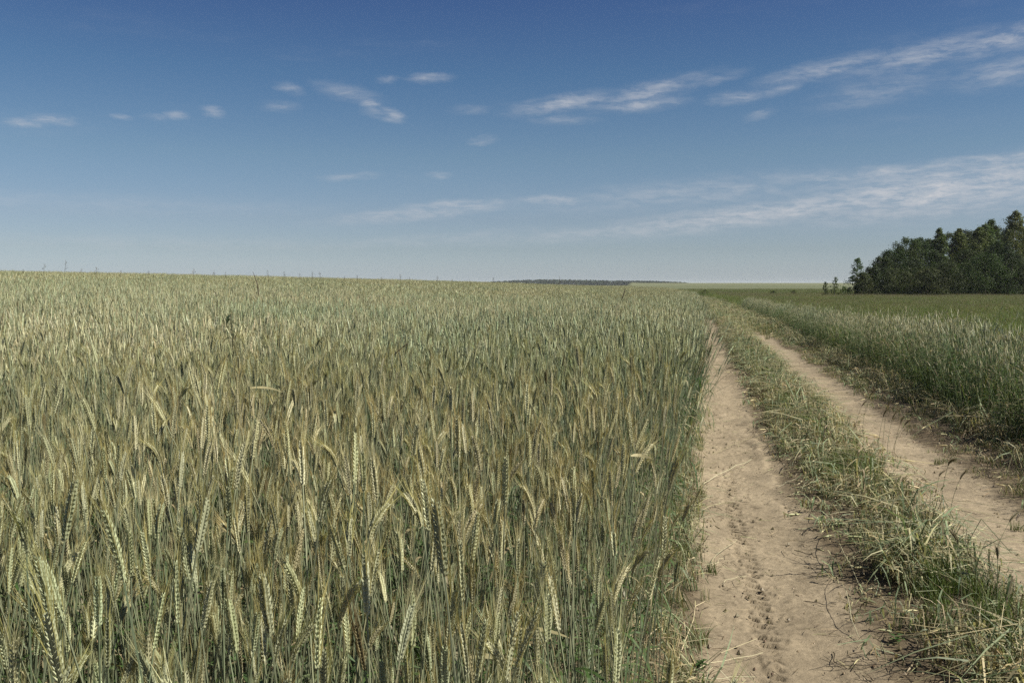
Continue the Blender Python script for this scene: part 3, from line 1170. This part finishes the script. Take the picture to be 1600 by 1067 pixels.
# shoulder right of the right rut
s, y = strip_points(150, 3.0, 55, 1.95, 3.1)
k = rng.random(len(s)) < sstep(1.97, 2.4, s) * (.25 + .75 * sstep(.4, .55, fbm(s * 2.5, y * 1.4, 81, 3)))
s, y = s[k], y[k]
x = s + xl(y)
n = len(x)
scatter("shoulder_weeds", np.stack([x, y, gz(x, y)], 1), np.stack([rng.normal(0, .15, n), rng.normal(0, .15, n), rng.uniform(0, 6.28, n)], 1),
        rng.uniform(.7, 1.6, n), rng.integers(0, len(low), n), low, kind="stuff", label="low sparse weeds and litter along the right rut", category="weeds")
s, y = strip_points(40, 4.0, 55, 2.45, 2.95)
k = rng.random(len(s)) < sstep(2.4, 2.8, s)
s, y = s[k], y[k]
x = s + xl(y)
n = len(x)
scatter("rye_strip_foot", np.stack([x, y, gz(x, y)], 1), np.stack([rng.normal(0, .2, n), rng.normal(-.15, .2, n), rng.uniform(0, 6.28, n)], 1),
        rng.uniform(.8, 1.6, n), rng.integers(5, 18, n), tufts, kind="stuff", label="bent dry straws at the foot of the right rye strip", category="grass")

# crumbs of earth and chopped straw on the sand


def clod():
    m = Mesh()
    r_ = rng.uniform(.003, .010)
    v = np.array([[1, 0, 0], [-1, 0, 0], [0, 1, 0], [0, -1, 0], [0, 0, 1], [0, 0, -.6]]) * rng.uniform(.7, 1.3, (6, 3)) * r_
    f = [(0, 2, 4), (2, 1, 4), (1, 3, 4), (3, 0, 4), (2, 0, 5), (1, 2, 5), (3, 1, 5), (0, 3, 5)]
    return m.add(v, f, jit(pick([(.22, .17, .11), (.13, .10, .06), (.28, .22, .15)]), .15, 0))


def chip():
    m = Mesh()
    ln = rng.uniform(.02, .09)
    a = rng.uniform(-.4, .4)
    tube(m, [[-ln / 2, 0, .002], [0, a * .01, .004], [ln / 2, a * .02, .002]], [.0011, .0012, .0008], 3,
         jit(pick([(.10, .072, .042), (.13, .095, .055), (.36, .305, .19), (.27, .215, .13), (.08, .06, .036)]), .2, .05))
    return m


bits = [clod().data("clod", M_STRAW) for _ in range(6)] + [chip().data("chip", M_STRAW) for _ in range(12)]
s, y = strip_points(330, 2.4, 12, -.6, 2.4)
k = rng.random(len(s)) < .30 + .7 * np.clip(np.minimum(np.abs(s), np.abs(s - 1.72)) / .45, 0, 1) ** 1.5
s, y = s[k], y[k]
s2, y2 = strip_points(34, 12, 34, -.5, 2.5)
s, y = np.concatenate([s, s2]), np.concatenate([y, y2])
x = s + xl(y)
n = len(x)
scatter("track_litter", np.stack([x, y, gz(x, y) + .002], 1), np.stack([rng.normal(0, .1, n), rng.normal(0, .1, n), rng.uniform(0, 6.28, n)], 1),
        rng.uniform(.6, 1.5, n), rng.integers(0, len(bits), n), bits, kind="stuff", label="crumbs of earth and chopped straw strewn over the ruts", category="litter")

# ------------------------------------------------------------------ single straws lying on the track


def ground_px(x, y):
    """where the ray through a place of the photograph meets the track"""
    d = px_dir(x, y)
    t = EYE / -d[2]
    for _ in range(8):
        p = d * t
        t = (EYE - float(gz(p[0], p[1]))) / -d[2]
    return d[0] * t, d[1] * t


def straw_between(a, b, name, label, col, rad=.0017, arch=.03, ear=0, group=None, cat="straw"):
    (x0, y0), (x1, y1) = ground_px(*a), ground_px(*b)
    k = 7
    t = np.linspace(0, 1, k)
    wv = rng.normal(0, .008, k)
    dx, dy = x1 - x0, y1 - y0
    ln = math.hypot(dx, dy)
    px_, py_ = x0 + dx * t - dy / ln * wv, y0 + dy * t + dx / ln * wv
    pz = gz(px_, py_) + .012 + arch * np.sin(math.pi * t)
    mid = np.array([x0, y0, float(gz(x0, y0))])
    P = np.stack([px_, py_, pz], 1) - mid
    root = link(name, None, None, tuple(mid), label=label, category=cat)
    root.empty_display_size = .05
    if group:
        root["group"] = group
    m = Mesh()
    tube(m, P, np.linspace(rad, rad * .7, k), 4, jit(col, .08, .05))
    link("stalk", m.data("stalk", M_STRAW), root)
    if ear:
        E = ear_path(P[-1], P[-1] - P[-2], rng.uniform(0, 6), .085, .15, 8)
        m = Mesh()
        tube(m, E, np.array([.001, .0055, .0045, .0058, .0045, .005, .003, .0005]), 5,
             np.array([.10, .075, .045, .05]) if ear == 2 else jit(pick(EAR), .1, .1))
        link("ear", m.data("ear", M_STRAW), root)
    elif rng.random() < .7:
        m = Mesh()
        q = P[3]
        aa = rng.uniform(0, 6.28)
        tt = np.linspace(0, 1, 5)[:, None]
        pts = q + tt * [math.cos(aa) * .11, math.sin(aa) * .11, 0] + np.array([0, 0, 1]) * (.02 * tt - .03 * tt * tt)
        pts[:, 2] = np.maximum(pts[:, 2], P[3, 2] - .008)
        ribbon(m, pts, np.array([.003, .005, .005, .003, 0]), [-math.sin(aa), math.cos(aa), .4], jit(pick(DRY), .1, .2))
        link("leaf", m.data("leaf", M_STRAW), root)
    return root


PALE = (.50, .44, .29)
straw_between((1092, 762), (1176, 719), "straw_stalk", "long pale straw lying slantwise on the left rut, level with the curled ears", PALE, .0028)
straw_between((1112, 712), (1197, 672), "rye_stalk", "fallen rye stalk with dark ear across the left rut", (.30, .25, .15), .002, .02, 2, cat="rye")
straw_between((1096, 800), (1150, 786), "straw_stalk", "pale straw sticking out from the rye foot onto the left rut", PALE, .0023)
straw_between((1106, 888), (1150, 846), "straw_stalk", "forked pale straw on the left rut near the rye foot", PALE, .0024, .02)
straw_between((1110, 893), (1127, 874), "straw_stalk", "short pale straw just beneath the forked straw by the rye foot", PALE, .002, .012)
straw_between((1284, 842), (1343, 918), "straw_stalk", "long pale straw leaning down the left side of the grassy ridge", PALE, .0022, .10)
straw_between((1236, 776), (1282, 752), "straw_stalk", "pale straw pointing from the grassy ridge into the left rut", PALE, .002, .02)
straw_between((1216, 763), (1256, 748), "straw_stalk", "short straw pointing out of the ridge, above its longer neighbour", PALE, .0018, .015)
straw_between((1062, 1038), (1112, 948), "straw_stalk", "arched pale straw at the foot of the nearest rye", PALE, .0023, .12)
straw_between((1070, 1056), (1190, 1022), "straw_stalk", "longest pale straw across the bottom of the left rut", PALE, .0020, .015)
straw_between((1075, 1064), (1180, 1061), "straw_stalk", "straw lying flat along the bottom edge of the picture", PALE, .0018, .008)
straw_between((1130, 912), (1165, 903), "straw_stalk", "thin curved straw alone in the left rut beside the tyre tread", PALE, .0017, .01)
straw_between((1255, 942), (1305, 948), "twig", "dark twig lying in the left rut beside the grassy ridge", (.06, .045, .03), .0026, .004, cat="twig")
straw_between((1148, 833), (1166, 839), "twig", "short dark twig at the far end of the tyre tread", (.06, .045, .03), .0026, .004, cat="twig")
straw_between((1240, 862), (1280, 874), "twig", "dark twig lying among shadows left of the grassy ridge", (.07, .05, .03), .0026, .004, cat="twig")
straw_between((1300, 1022), (1306, 1046), "twig", "small dark twig at the bottom of the left rut", (.06, .045, .03), .0026, .004, cat="twig")
straw_between((1503, 800), (1526, 806), "twig", "dark twig on the sand of the right rut", (.07, .05, .03), .0026, .004, cat="twig")
straw_between((1290, 1045), (1380, 1040), "twig", "dark twig along the bottom of the picture by the grassy ridge", (.07, .055, .035), .0022, .004, cat="twig")
straw_between((1575, 745), (1603, 743), "straw_stalk", "pale straw on the dark shoulder of the right rut", PALE, .0022, .02)
straw_between((1338, 1000), (1300, 908), "straw_stalk", "straw bent over the left flank of the grassy ridge near the bottom", PALE, .002, .08)
straw_between((1385, 985), (1440, 1020), "straw_stalk", "flat pale leaf-edged straw lying on the near grassy ridge", PALE, .0018, .07)
straw_between((1470, 930), (1540, 1020), "straw_stalk", "bundle straw slanting down the right flank of the near grassy ridge", PALE, .0019, .08)
straw_between((1450, 940), (1528, 1000), "straw_stalk", "straw crossing the near grassy ridge left of its bundle straw", PALE, .0018, .09)

# ------------------------------------------------------------------ stray rye plants out on the track
ORD = ["first", "second", "third", "fourth", "fifth", "sixth", "seventh", "eighth", "ninth", "tenth", "eleventh", "twelfth", "thirteenth",
       "fourteenth", "fifteenth", "sixteenth", "seventeenth", "eighteenth", "nineteenth", "twentieth", "twenty-first", "twenty-second",
       "twenty-third", "twenty-fourth", "twenty-fifth"]


def single_rye(name, x, y, h, lean, phi, nod, label, group=None, dark=False, leaves=2, rot=(0, 0, 0)):
    st, ea, aw, lv = rye_parts(h, lean, phi, nod, dark, leaves)
    root = link(name, None, None, (x, y, float(gz(x, y))), rot, label=label, category="rye")
    root.empty_display_size = .05
    if group:
        root["group"] = group
    link("stem", st.data("stem", M_RYE), root)
    e = link("ear", ea.data("ear", M_RYE), root)
    link("awns", aw.data("awns", M_RYE), e)
    for q in lv:
        link("leaf", q.data("leaf", M_RYE), root)
    return root


for i, yy in enumerate(np.sort(rng.uniform(11.0, 14.5, 9))):      # stalks that lean out over the left rut
    yy = float(yy)
    xx = float(xl(yy)) - rng.uniform(.34, .52)
    single_rye("leaning_rye", xx, yy, rng.uniform(.45, .75), rng.uniform(.35, .75), rng.uniform(-.5, .4), rng.uniform(.3, .9),
               ORD[i] + " from the camera of nine dark-eared rye stalks leaning over the left rut", "rye stalks leaning out over the left rut", dark=True)
for i, (px_, py_) in enumerate(((1492, 815), (1477, 806), (1468, 800), (1402, 722), (1400, 712), (1392, 708), (1378, 706), (1385, 700), (1353, 669), (1342, 668))):
    xx, yy = ground_px(px_, py_ + 8)
    single_rye("stray_rye", xx - .04, yy, rng.uniform(.28, .45), rng.uniform(.02, .14), rng.uniform(-1, 1), rng.uniform(.2, 1.0),
               ORD[i] + " from the camera of ten short rye stalks along the ridge\'s right flank", "stray rye along the right flank of the ridge", dark=True)
for (px_, py_, h, lean, phi, lab) in (
        (1530, 985, .52, .16, .3, "dark rye stalk with nodding ear standing over the right rut, beside the ridge"),
        (1556, 1010, .40, .04, 1.2, "slim dark rye stalk at the right picture edge beside the right rut"),
        (1502, 960, .36, .03, 2.2, "small upright dark rye stalk on the near grassy ridge")):
    xx, yy = ground_px(px_, py_)
    single_rye("stray_rye", xx, yy, h, lean, phi, .7, lab, dark=True)

# small green weeds on the sand


def weed(name, x, y, size, label, n=9):
    m = Mesh()
    s_ = Mesh()
    tube(s_, [[0, 0, -.01], [0, 0, size * .4]], [.002, .0015], 4, jit((.08, .12, .04), .1, .1))
    for q in range(n):
        a = q * 2.4
        ln = size * rng.uniform(.5, 1)
        t = np.linspace(0, 1, 5)
        pts = np.array([0, 0, size * .4 * q / n]) + np.stack([np.cos(a) * ln * t, np.sin(a) * ln * t, ln * (.7 * t - .6 * t * t)], 1)
        ribbon(m, pts, ln * np.array([.08, .3, .36, .2, 0]), [-math.sin(a), math.cos(a), .1], jit((.07, .14, .035), .15, .3))
    root = link(name, None, None, (x, y, float(gz(x, y))), label=label, category="weed")
    root.empty_display_size = .05
    link("stem", s_.data("stem", M_GRASS), root)
    link("leaves", m.data("leaves", M_GRASS), root)


xx, yy = ground_px(1092, 1042)
weed("seedling", xx, yy, .06, "small bright green weed seedling at the bottom of the left rut")
xx, yy = ground_px(1400, 1002)
weed("seedling", xx, yy, .06, "dark round-leaved weed at the left foot of the near ridge")
for (px_, py_, lab) in ((1110, 895, "small green grass tuft alone on the left rut beside the rye foot"),
                        (1092, 1000, "spreading grass tuft at the foot of the rye near the bottom"),
                        (1455, 655, "small green grass tuft on the sand of the right rut"),
                        (1467, 725, "flat green tuft at the outer edge of the right rut"),
                        (1590, 830, "small green tuft on the right rut at the right picture edge")):
    xx, yy = ground_px(px_, py_)
    link("grass_tuft", green_tuft(rng.uniform(.07, .12), 45, 1.1).data("grass_tuft", M_GRASS), None, (xx, yy, float(gz(xx, yy))), label=lab, category="grass")

# ------------------------------------------------------------------ weeds that stand above the rye


def at_depth(px_, d):
    """ground point in the direction of a picture column, d metres ahead"""
    x = (px_ - 800.0) / FPX * d
    return x, d, float(gz(x, d))


def z_at(py_, d):
    v = px_dir(800, py_)
    return EYE + v[2] / v[1] * d


def tall_panicle(x, y, z, top, nth):
    h = top - z
    root = link("grass_panicle", None, None, (x, y, z), label=nth + " from the left of the thin grass panicles above the rye skyline",
                category="grass", group="wild grass above the rye on the skyline")
    root.empty_display_size = .05
    m = Mesh()
    ln = rng.uniform(-.08, .08)
    P = np.array([[0, 0, 0], [ln * .2, 0, h * .5], [ln, 0, h * .85], [ln * 1.6, 0, h]])
    tube(m, P, [.005, .005, .0045, .003], 3, (.10, .09, .055, .1))
    link("stem", m.data("stem", M_RYE), root)
    m = Mesh()
    for _ in range(22):
        k = rng.uniform(0, 1)
        o = P[2] + (P[3] - P[2]) * k
        d = unit([rng.normal(0, .8), rng.normal(0, .8), .8]) * rng.uniform(.03, .09) * (1.2 - k * .8)
        w = unit(np.cross(d, rng.normal(size=3))) * .010
        e = o + d
        m.add([o - w * .15, o + w * .15, e], [(0, 1, 2)], (.13, .11, .07, .1))
        m.add([e - [0, 0, .004], e + w, e + d * .35, e - w], [(0, 1, 2, 3)], (.17, .135, .085, .2))
    link("seed_head", m.data("seed_head", M_RYE), root)


for q_, (px_, py_, d) in enumerate(((40, 421, 33), (68, 413, 30), (100, 408, 26), (128, 420, 34), (152, 418, 31), (186, 424, 28), (233, 424, 35), (302, 420, 29), (336, 423, 30),
                      (352, 426, 34), (424, 423, 31), (450, 424, 30), (468, 427, 33), (486, 426, 30), (505, 425, 32), (538, 431, 36), (560, 431, 34),
                      (598, 433, 33), (625, 429, 30), (640, 434, 34), (680, 432, 32), (705, 436, 35), (738, 437, 36), (768, 434, 33), (872, 432, 32))):
    x_, y_, z_ = at_depth(px_, d)
    tall_panicle(x_, y_, z_, z_at(py_, d), ORD[q_])

# a dark dock-like weed with drooping leaves
x_, y_, z_ = at_depth(350, 6.7)
root = link("dock_weed", None, None, (x_, y_, z_), label="tall dark leafy weed standing above the rye, left of centre", category="weed")
top = z_at(490, 6.7) - z_
m = Mesh()
tube(m, [[0, 0, 0], [.03, 0, top * .5], [.06, 0, top * .85], [.05, 0, top]], [.006, .005, .004, .002], 5, (.055, .062, .035, .1))
link("stem", m.data("stem", M_GRASS), root)
for q in range(16):
    m = Mesh()
    a = q * 2.4 + rng.uniform(-.3, .3)
    zz = top * (.70 + .29 * q / 15)
    ln = rng.uniform(.07, .13)
    t = np.linspace(0, 1, 6)
    pts = np.array([.05, 0, zz]) + np.stack([np.cos(a) * ln * t, np.sin(a) * ln * t, ln * (.35 * t - .9 * t * t)], 1)
    ribbon(m, pts, ln * np.array([.05, .20, .26, .20, .10, 0]), [-math.sin(a), math.cos(a), .3], jit((.05, .065, .03), .2, .15))
    link("leaf", m.data("leaf", M_GRASS), root)


def dark_stalk(px0, py0, px1, py1, d, label, rad=.006):
    x_, y_, z_ = at_depth(px0, d)
    root = link("dry_weed_stalk", None, None, (x_, y_, z_), label=label, category="weed")
    b = np.array([0, 0, z_at(py0, d) - z_])
    e = np.array([(px1 - px0) / FPX * d, 0, z_at(py1, d) - z_])
    m = Mesh()
    tube(m, [[0, 0, 0], b * .5, b], [.004, .004, rad * .6], 4, (.10, .09, .05, .05))
    link("stem", m.data("stem", M_RYE), root)
    m = Mesh()
    mid = (b + e) / 2 + [.02, 0, .02]
    tube(m, [b, b * .6 + mid * .4, mid, e * .5 + mid * .5, e], [rad * .5, rad, rad * 1.1, rad * .8, rad * .2], 5, (.085, .065, .04, .05))
    link("seed_head", m.data("seed_head", M_RYE), root)


dark_stalk(405, 462, 396, 424, 17, "curved dark dry stalk rising over the skyline of the rye", .009)
dark_stalk(970, 470, 977, 450, 24, "dark dry stalk slanting above the far rye near the track", .012)
dark_stalk(613, 556, 638, 536, 5.4, "dark slanting seed head above the rye in the middle of the field", .0045)
dark_stalk(340, 470, 331, 452, 10.5, "thin bent stalk above the rye left of the curved dark stalk", .004)

# pale dry leaves bent level among the ears
for (px_, py_, d, ln, lab) in ((770, 1028, 1.75, .11, "pale dry leaf bent level among the nearest rye near the bottom"),
                               (1005, 712, 2.7, .07, "pale bent leaf hanging at the right edge of the rye field"),
                               (415, 606, 3.9, .15, "pale dry leaf lying level on the ears left of centre"),
                               (850, 985, 2.3, .16, "dry leaf bent level between stems near the field edge")):
    x_, y_, z_ = at_depth(px_, d)
    root = link("bent_leaf_stalk", None, None, (x_, y_, z_), label=lab, category="rye")
    zz = z_at(py_, d) - z_
    m = Mesh()
    tube(m, [[-ln, 0, 0], [-ln, 0, zz * .5], [-ln * .5, 0, zz]], [.002, .002, .0016], 4, jit(pick(STEM), .1, .1))
    link("stem", m.data("stem", M_RYE), root)
    m = Mesh()
    t = np.linspace(0, 1, 7)
    pts = np.stack([-ln * .5 + ln * t, .01 * np.sin(t * 4), zz + ln * (.12 * t - .25 * t * t)], 1)
    ribbon(m, pts, np.array([.004, .008, .010, .010, .008, .005, 0]), [0, .4, .9], (.46, .43, .24, .2))
    link("leaf", m.data("leaf", M_RYE), root)

# ------------------------------------------------------------------ the wood on the right


def quads(centres, size, col, up=.35, outward=None):
    """leaf sprays: small tilted diamonds"""
    n = len(centres)
    nv = rng.normal(size=(n, 3))
    nv[:, 2] += up * 2
    if outward is not None:
        nv += 1.3 * outward
    nv /= np.linalg.norm(nv, axis=1)[:, None]
    a = np.cross(nv, rng.normal(size=(n, 3)))
    a /= np.linalg.norm(a, axis=1)[:, None]
    b = np.cross(nv, a)
    sz = (size * rng.uniform(.55, 1.35, n))[:, None]
    V = np.stack([centres - a * sz, centres + b * sz * .6, centres + a * sz, centres - b * sz * .6], 1).reshape(-1, 3)
    F = np.arange(n * 4).reshape(n, 4)
    return V, F, np.repeat(col, 4, 0)


def tree(name, x, y, h, wid, kind, label, cat="tree", group="trees of the wood on the right", per=150):
    z = float(gz(x, y))
    root = link(name, None, None, (x, y, z), (0, 0, rng.uniform(0, 6.28)), label=label, category=cat, group=group)
    trunk = Mesh()
    bark = {"birch": (.42, .40, .36), "willow": (.10, .085, .06), "alder": (.085, .07, .05), "aspen": (.20, .20, .15)}[kind]
    leaf = {"birch": (.115, .15, .045), "willow": (.056, .072, .027), "alder": (.046, .072, .021), "aspen": (.070, .104, .032)}[kind]
    base = {"birch": .16, "willow": .02, "alder": .06, "aspen": .12}[kind]
    leaf = tuple(np.array(leaf) * rng.uniform(.8, 1.25) * np.array([rng.uniform(.88, 1.15), 1, 1]))
    bend = rng.normal(0, .03, 2) * h
    tp = [np.array([bend[0] * t * t, bend[1] * t * t, h * .97 * t]) for t in np.linspace(0, 1, 8)]
    r0 = .012 * h + .03
    tube(trunk, tp, [r0 * (1 - .93 * t) + .008 for t in np.linspace(0, 1, 8)], 7, jit(bark, .1, 0))
    ncl = int({"birch": 46, "willow": 60, "alder": 64, "aspen": 56}[kind] * (0.35 + .65 * min(h / 9.0, 1.3)))
    C, EN = [], []
    tw = rng.uniform(0, 6.28)
    for k in range(ncl):
        f = base + (1 - base) * (k + rng.random()) / ncl
        if kind == "birch":
            env = (math.sin(math.pi * min(max((f - base) / (1 - base), 0), 1) ** .75) ** .8 * .95 + .08) * (1 - .35 * f)
        elif kind == "willow":
            env = math.sqrt(max(0, 1 - ((f - .32) / .70) ** 2))
        elif kind == "alder":
            env = math.sqrt(max(0, 1 - ((f - .38) / .64) ** 2)) * .95
        else:
            env = (1 - f) ** .65 * 1.25 + .05
        a = tw + k * 2.399 + rng.normal(0, .5)
        q = env * wid * .5 * (1 + .22 * math.sin(3 * a + k * .3)) * math.sqrt(rng.uniform(.12, 1.0))
        c = np.array([math.cos(a) * q, math.sin(a) * q, f * h]) + [bend[0] * f * f, bend[1] * f * f, 0]
        C.append(c)
        EN.append(env)
        if k % 3 == 0 and q > .25:
            s0 = np.array([bend[0] * f * f, bend[1] * f * f, max(.15, f * h - q * .8)])
            tube(trunk, [s0, (s0 + c) / 2 + [0, 0, .12], c], [.018 + .003 * h * (1 - f), .015, .006], 4, jit(bark, .12, 0))
    C = np.array(C)
    link("trunk", trunk.data("trunk", M_BARK), root)
    cl = np.repeat(np.arange(ncl), per)
    rad = (wid * .105 + .12) * rng.uniform(.7, 1.25, ncl)
    off = rng.normal(size=(len(cl), 3)) * [1, 1, .78]
    rad = rad * (.35 + .65 * np.clip(np.array(EN), 0, 1))
    P = C[cl] + off * (rad[cl])[:, None] * .72
    P[:, 2] = np.maximum(P[:, 2], .1)
    tone_ = (1 + rng.normal(0, .13, ncl))[cl] * (1 + rng.normal(0, .12, len(cl)))
    colr = np.concatenate([np.clip(np.array(leaf) * tone_[:, None], .008, .5), np.full((len(cl), 1), .36)], 1)
    V, F, cc = quads(P, .075 + .004 * h, colr, .35, off)
    crown = Mesh().add(V, F, cc)
    link("crown", crown.data("crown", M_TREE), root)
    return root


def wood_xy(px_, d):
    return (px_ - 800.0) / FPX * d, d


def tree_h(py_, d, x):
    return z_at(py_, d) - float(gz(x, d))


WOOD = [
    # px, top py, distance, crown width m, kind, name, label
    (1338, 404, 122, 2.0, "aspen", "slender_tree", "slim small tree standing alone at the left end of the wood"),
    (1347, 428, 121, 2.6, "willow", "shrub", "low dark bush under the slim tree at the left end of the wood"),
    (1360, 418, 124, 2.6, "alder", "tree", "low tree next to the slim tree at the left end of the wood"),
    (1374, 403, 127, 3.4, "alder", "tree", "dark tree on the low left shoulder of the wood"),
    (1392, 392, 128, 4.0, "alder", "tree", "dark rounded tree on the rising left slope of the wood"),
    (1413, 374, 131, 4.6, "alder", "tree", "dark tree forming the first peak at the left of the wood"),
    (1435, 382, 133, 4.2, "alder", "tree", "dark tree in the dip right of the first peak of the wood"),
    (1452, 376, 136, 4.0, "alder", "tree", "dark tree left of the pointed tree in the wood"),
    (1468, 358, 134, 2.9, "aspen", "pointed_tree", "pointed tree sticking up in the middle of the wood"),
    (1490, 359, 138, 3.6, "birch", "birch_tree", "light birch just right of the pointed tree"),
    (1503, 364, 137, 3.6, "birch", "birch_tree", "light birch second from the pointed tree"),
    (1521, 357, 128, 4.4, "birch", "birch_tree", "light yellow-green birch with visible white trunk, middle of the wood"),
    (1541, 352, 137, 4.4, "aspen", "tree", "tall dark tree left of the tallest birch"),
    (1557, 346, 140, 4.2, "aspen", "tree", "tall dark tree touching the tallest birch"),
    (1577, 332, 132, 5.0, "birch", "birch_tree", "tallest birch with loose top near the right picture edge"),
    (1602, 366, 134, 4.6, "birch", "birch_tree", "birch cut by the right picture edge"),
    (1420, 405, 123, 4.2, "willow", "shrub", "dark bush at the front of the wood below the first peak"),
    (1395, 421, 121, 3.6, "willow", "shrub", "low dark bush at the front left of the wood"),
    (1475, 411, 119, 4.6, "willow", "willow_shrub", "round olive willow bush at the front of the wood"),
    (1448, 421, 118, 3.4, "willow", "willow_shrub", "low olive willow left of the round willow bush"),
    (1538, 398, 119, 5.6, "alder", "tree", "broad dark green tree at the front below the light birches"),
    (1502, 392, 127, 4.6, "alder", "tree", "dark tree in the gap behind the round willow bush"),
    (1578, 398, 120, 3.8, "willow", "willow_shrub", "rounded willow with bare lower stems near the right picture edge"),
    (1606, 410, 121, 4.0, "willow", "willow_shrub", "willow bush cut by the right picture edge"),
    (1560, 380, 126, 4.2, "alder", "tree", "dark tree between the broad green tree and the tallest birch"),
]
for (px_, py_, d, wd_, kd, nm, lab) in WOOD:
    x_, y_ = wood_xy(px_, d)
    tree(nm, x_, y_, tree_h(py_, d, x_), wd_ * 1.25, kd, lab, per=(45 if nm == "slender_tree" else 150))
# the wood goes on: trees of the back rows, and those just past the right picture edge
for (px_, py_, d, wd_, kd, lab) in (
        (1402, 390, 140, 5, "alder", "back-row dark tree filling in behind the first peak of the wood"),
        (1440, 374, 143, 5.5, "alder", "back-row dark tree between the first peak and the pointed tree"),
        (1480, 366, 146, 6, "alder", "back-row dark tree behind the pointed tree"),
        (1512, 362, 147, 6, "alder", "back-row dark tree behind the light birches"),
        (1548, 358, 149, 6.5, "alder", "back-row dark tree behind the tall dark pair"),
        (1590, 352, 148, 6.5, "alder", "back-row dark tree behind the tallest birch"),
        (1640, 350, 132, 5, "birch", "birch of the wood just past the right picture edge"),
        (1668, 345, 138, 5.5, "alder", "tall dark tree of the wood past the right picture edge"),
        (1635, 395, 122, 5, "alder", "lower front tree of the wood just past the right picture edge"),
        (1700, 350, 130, 6, "alder", "outermost broad dark tree of the wood past the right picture edge")):
    x_, y_ = wood_xy(px_, d)
    tree("tree", x_, y_, tree_h(py_, d, x_), wd_, kd, lab)
for (px_, py_, d, wd_, lab) in ((1303, 433, 112, 1.0, "sparse little bush left of the wood, taller of two"), (1290, 441, 112, .7, "thin little bush left of the wood, smaller of two"),
                                (1318, 448, 112, 1.6, "low bush between the sparse bush and the slim tree")):
    x_, y_ = wood_xy(px_, d)
    r_ = tree("shrub", x_, y_, tree_h(py_, d, x_), wd_, "aspen", lab, "shrub", "little bushes left of the wood", 14)
for (px_, py_, d, wd_, lab) in ((1102, 453, 150, 1.8, "small dark bush in the far meadow beside the end of the track"), (1208, 454, 130, 1.6, "low bush in the far meadow midway between track end and wood"),
                                (1512, 500, 21, .8, "bushy green weed standing in the meadow behind the rye strip"),
                                (1524, 512, 18, .5, "yellow-green weed beside the bushy meadow weed"),
                                (1240, 454, 130, 1.4, "low bush in the far meadow, next towards the wood")):
    x_, y_ = wood_xy(px_, d)
    if d > 50:
        tree("shrub", x_, y_, tree_h(py_, d, x_), wd_, "birch", lab, "shrub", "bushes in the far meadow", 22)
    else:
        h = tree_h(py_, d, x_)
        root = link("meadow_weed", None, None, (x_, y_, float(gz(x_, y_))), label=lab, category="weed")
        sm, lm = Mesh(), Mesh()
        for q in range(9):
            a = rng.uniform(0, 6.28)
            e = np.array([math.cos(a) * wd_ * .4 * rng.random(), math.sin(a) * wd_ * .4 * rng.random(), h * rng.uniform(.75, 1)])
            tube(sm, [[0, 0, 0], e * [.4, .4, .6], e], [.005, .004, .002], 4, (.08, .10, .04, .1))
            P = e * np.array([1, 1, 1]) * rng.uniform(.35, 1.0, (34, 1)) + rng.normal(0, .05, (34, 3))
            lf = (.10, .155, .03) if wd_ < .6 else (.055, .10, .028)
            V, F, cc = quads(P, .035, np.tile(np.array([*lf, .3]), (34, 1)) * rng.uniform(.8, 1.2, (34, 1)))
            lm.add(V, F, cc)
        link("stems", sm.data("stems", M_GRASS), root)
        link("leaves", lm.data("leaves", M_GRASS), root)

# ------------------------------------------------------------------ far wood on the skyline (one mass)
dw = Mesh()
D = 1500.0
for px_ in np.arange(745, 1076, .9):
    for row in range(2):
        d = D + row * 25 + rng.uniform(-10, 10)
        x_ = (px_ - 800) / FPX * d
        prof = np.interp(px_, [690, 760, 800, 850, 900, 1000, 1045, 1076], [443, 440.5, 438.2, 436.6, 437.2, 439.2, 440.3, 442.8])
        z0 = float(terrain(x_, d)) - 1
        top = z_at(prof + .6, d) + rng.normal(0, .45)
        n = 70
        th = rng.uniform(0, 6.28, n)
        f = rng.random(n)
        rr = 2.6 * np.sqrt(np.clip(1 - (f - .35) ** 2 / .45, 0.02, 1)) * rng.uniform(.5, 1, n)
        P = np.stack([x_ + np.cos(th) * rr, d + np.sin(th) * rr, z0 + f * (top - z0)], 1)
        V, F, cc = quads(P, 1.5, np.tile(np.array([.038, .058, .024, .2]), (n, 1)) * rng.uniform(.75, 1.25, (n, 1)))
        dw.add(V, F, cc)
link("distant_wood", dw.data("distant_wood", M_TREE), kind="stuff", label="long low dark wood on the skyline beyond the rye", category="wood")

# ------------------------------------------------------------------ haze in the air
USE_HAZE = True
if USE_HAZE:
    hm = new_mat("haze")
    nt = hm.node_tree
    out = nt.nodes.new("ShaderNodeOutputMaterial")
    pv = nt.nodes.new("ShaderNodeVolumePrincipled")
    pv.inputs["Color"].default_value = (0.86, 0.91, 0.96, 1)
    pv.inputs["Density"].default_value = 0.0001
    nt.links.new(pv.outputs[0], out.inputs["Volume"])
    me = bpy.data.meshes.new("haze")
    zt, zb, q = 16.0, -10.0, 8000.0
    v = [(sx * q, sy * q, zz) for zz in (zb, zt) for (sx, sy) in ((-1, -1), (1, -1), (1, 1), (-1, 1))]
    me.from_pydata(v, [], [(3, 2, 1, 0), (4, 5, 6, 7), (0, 1, 5, 4), (1, 2, 6, 5), (2, 3, 7, 6), (3, 0, 4, 7)])
    me.materials.append(hm)
    link("haze", me, kind="stuff")
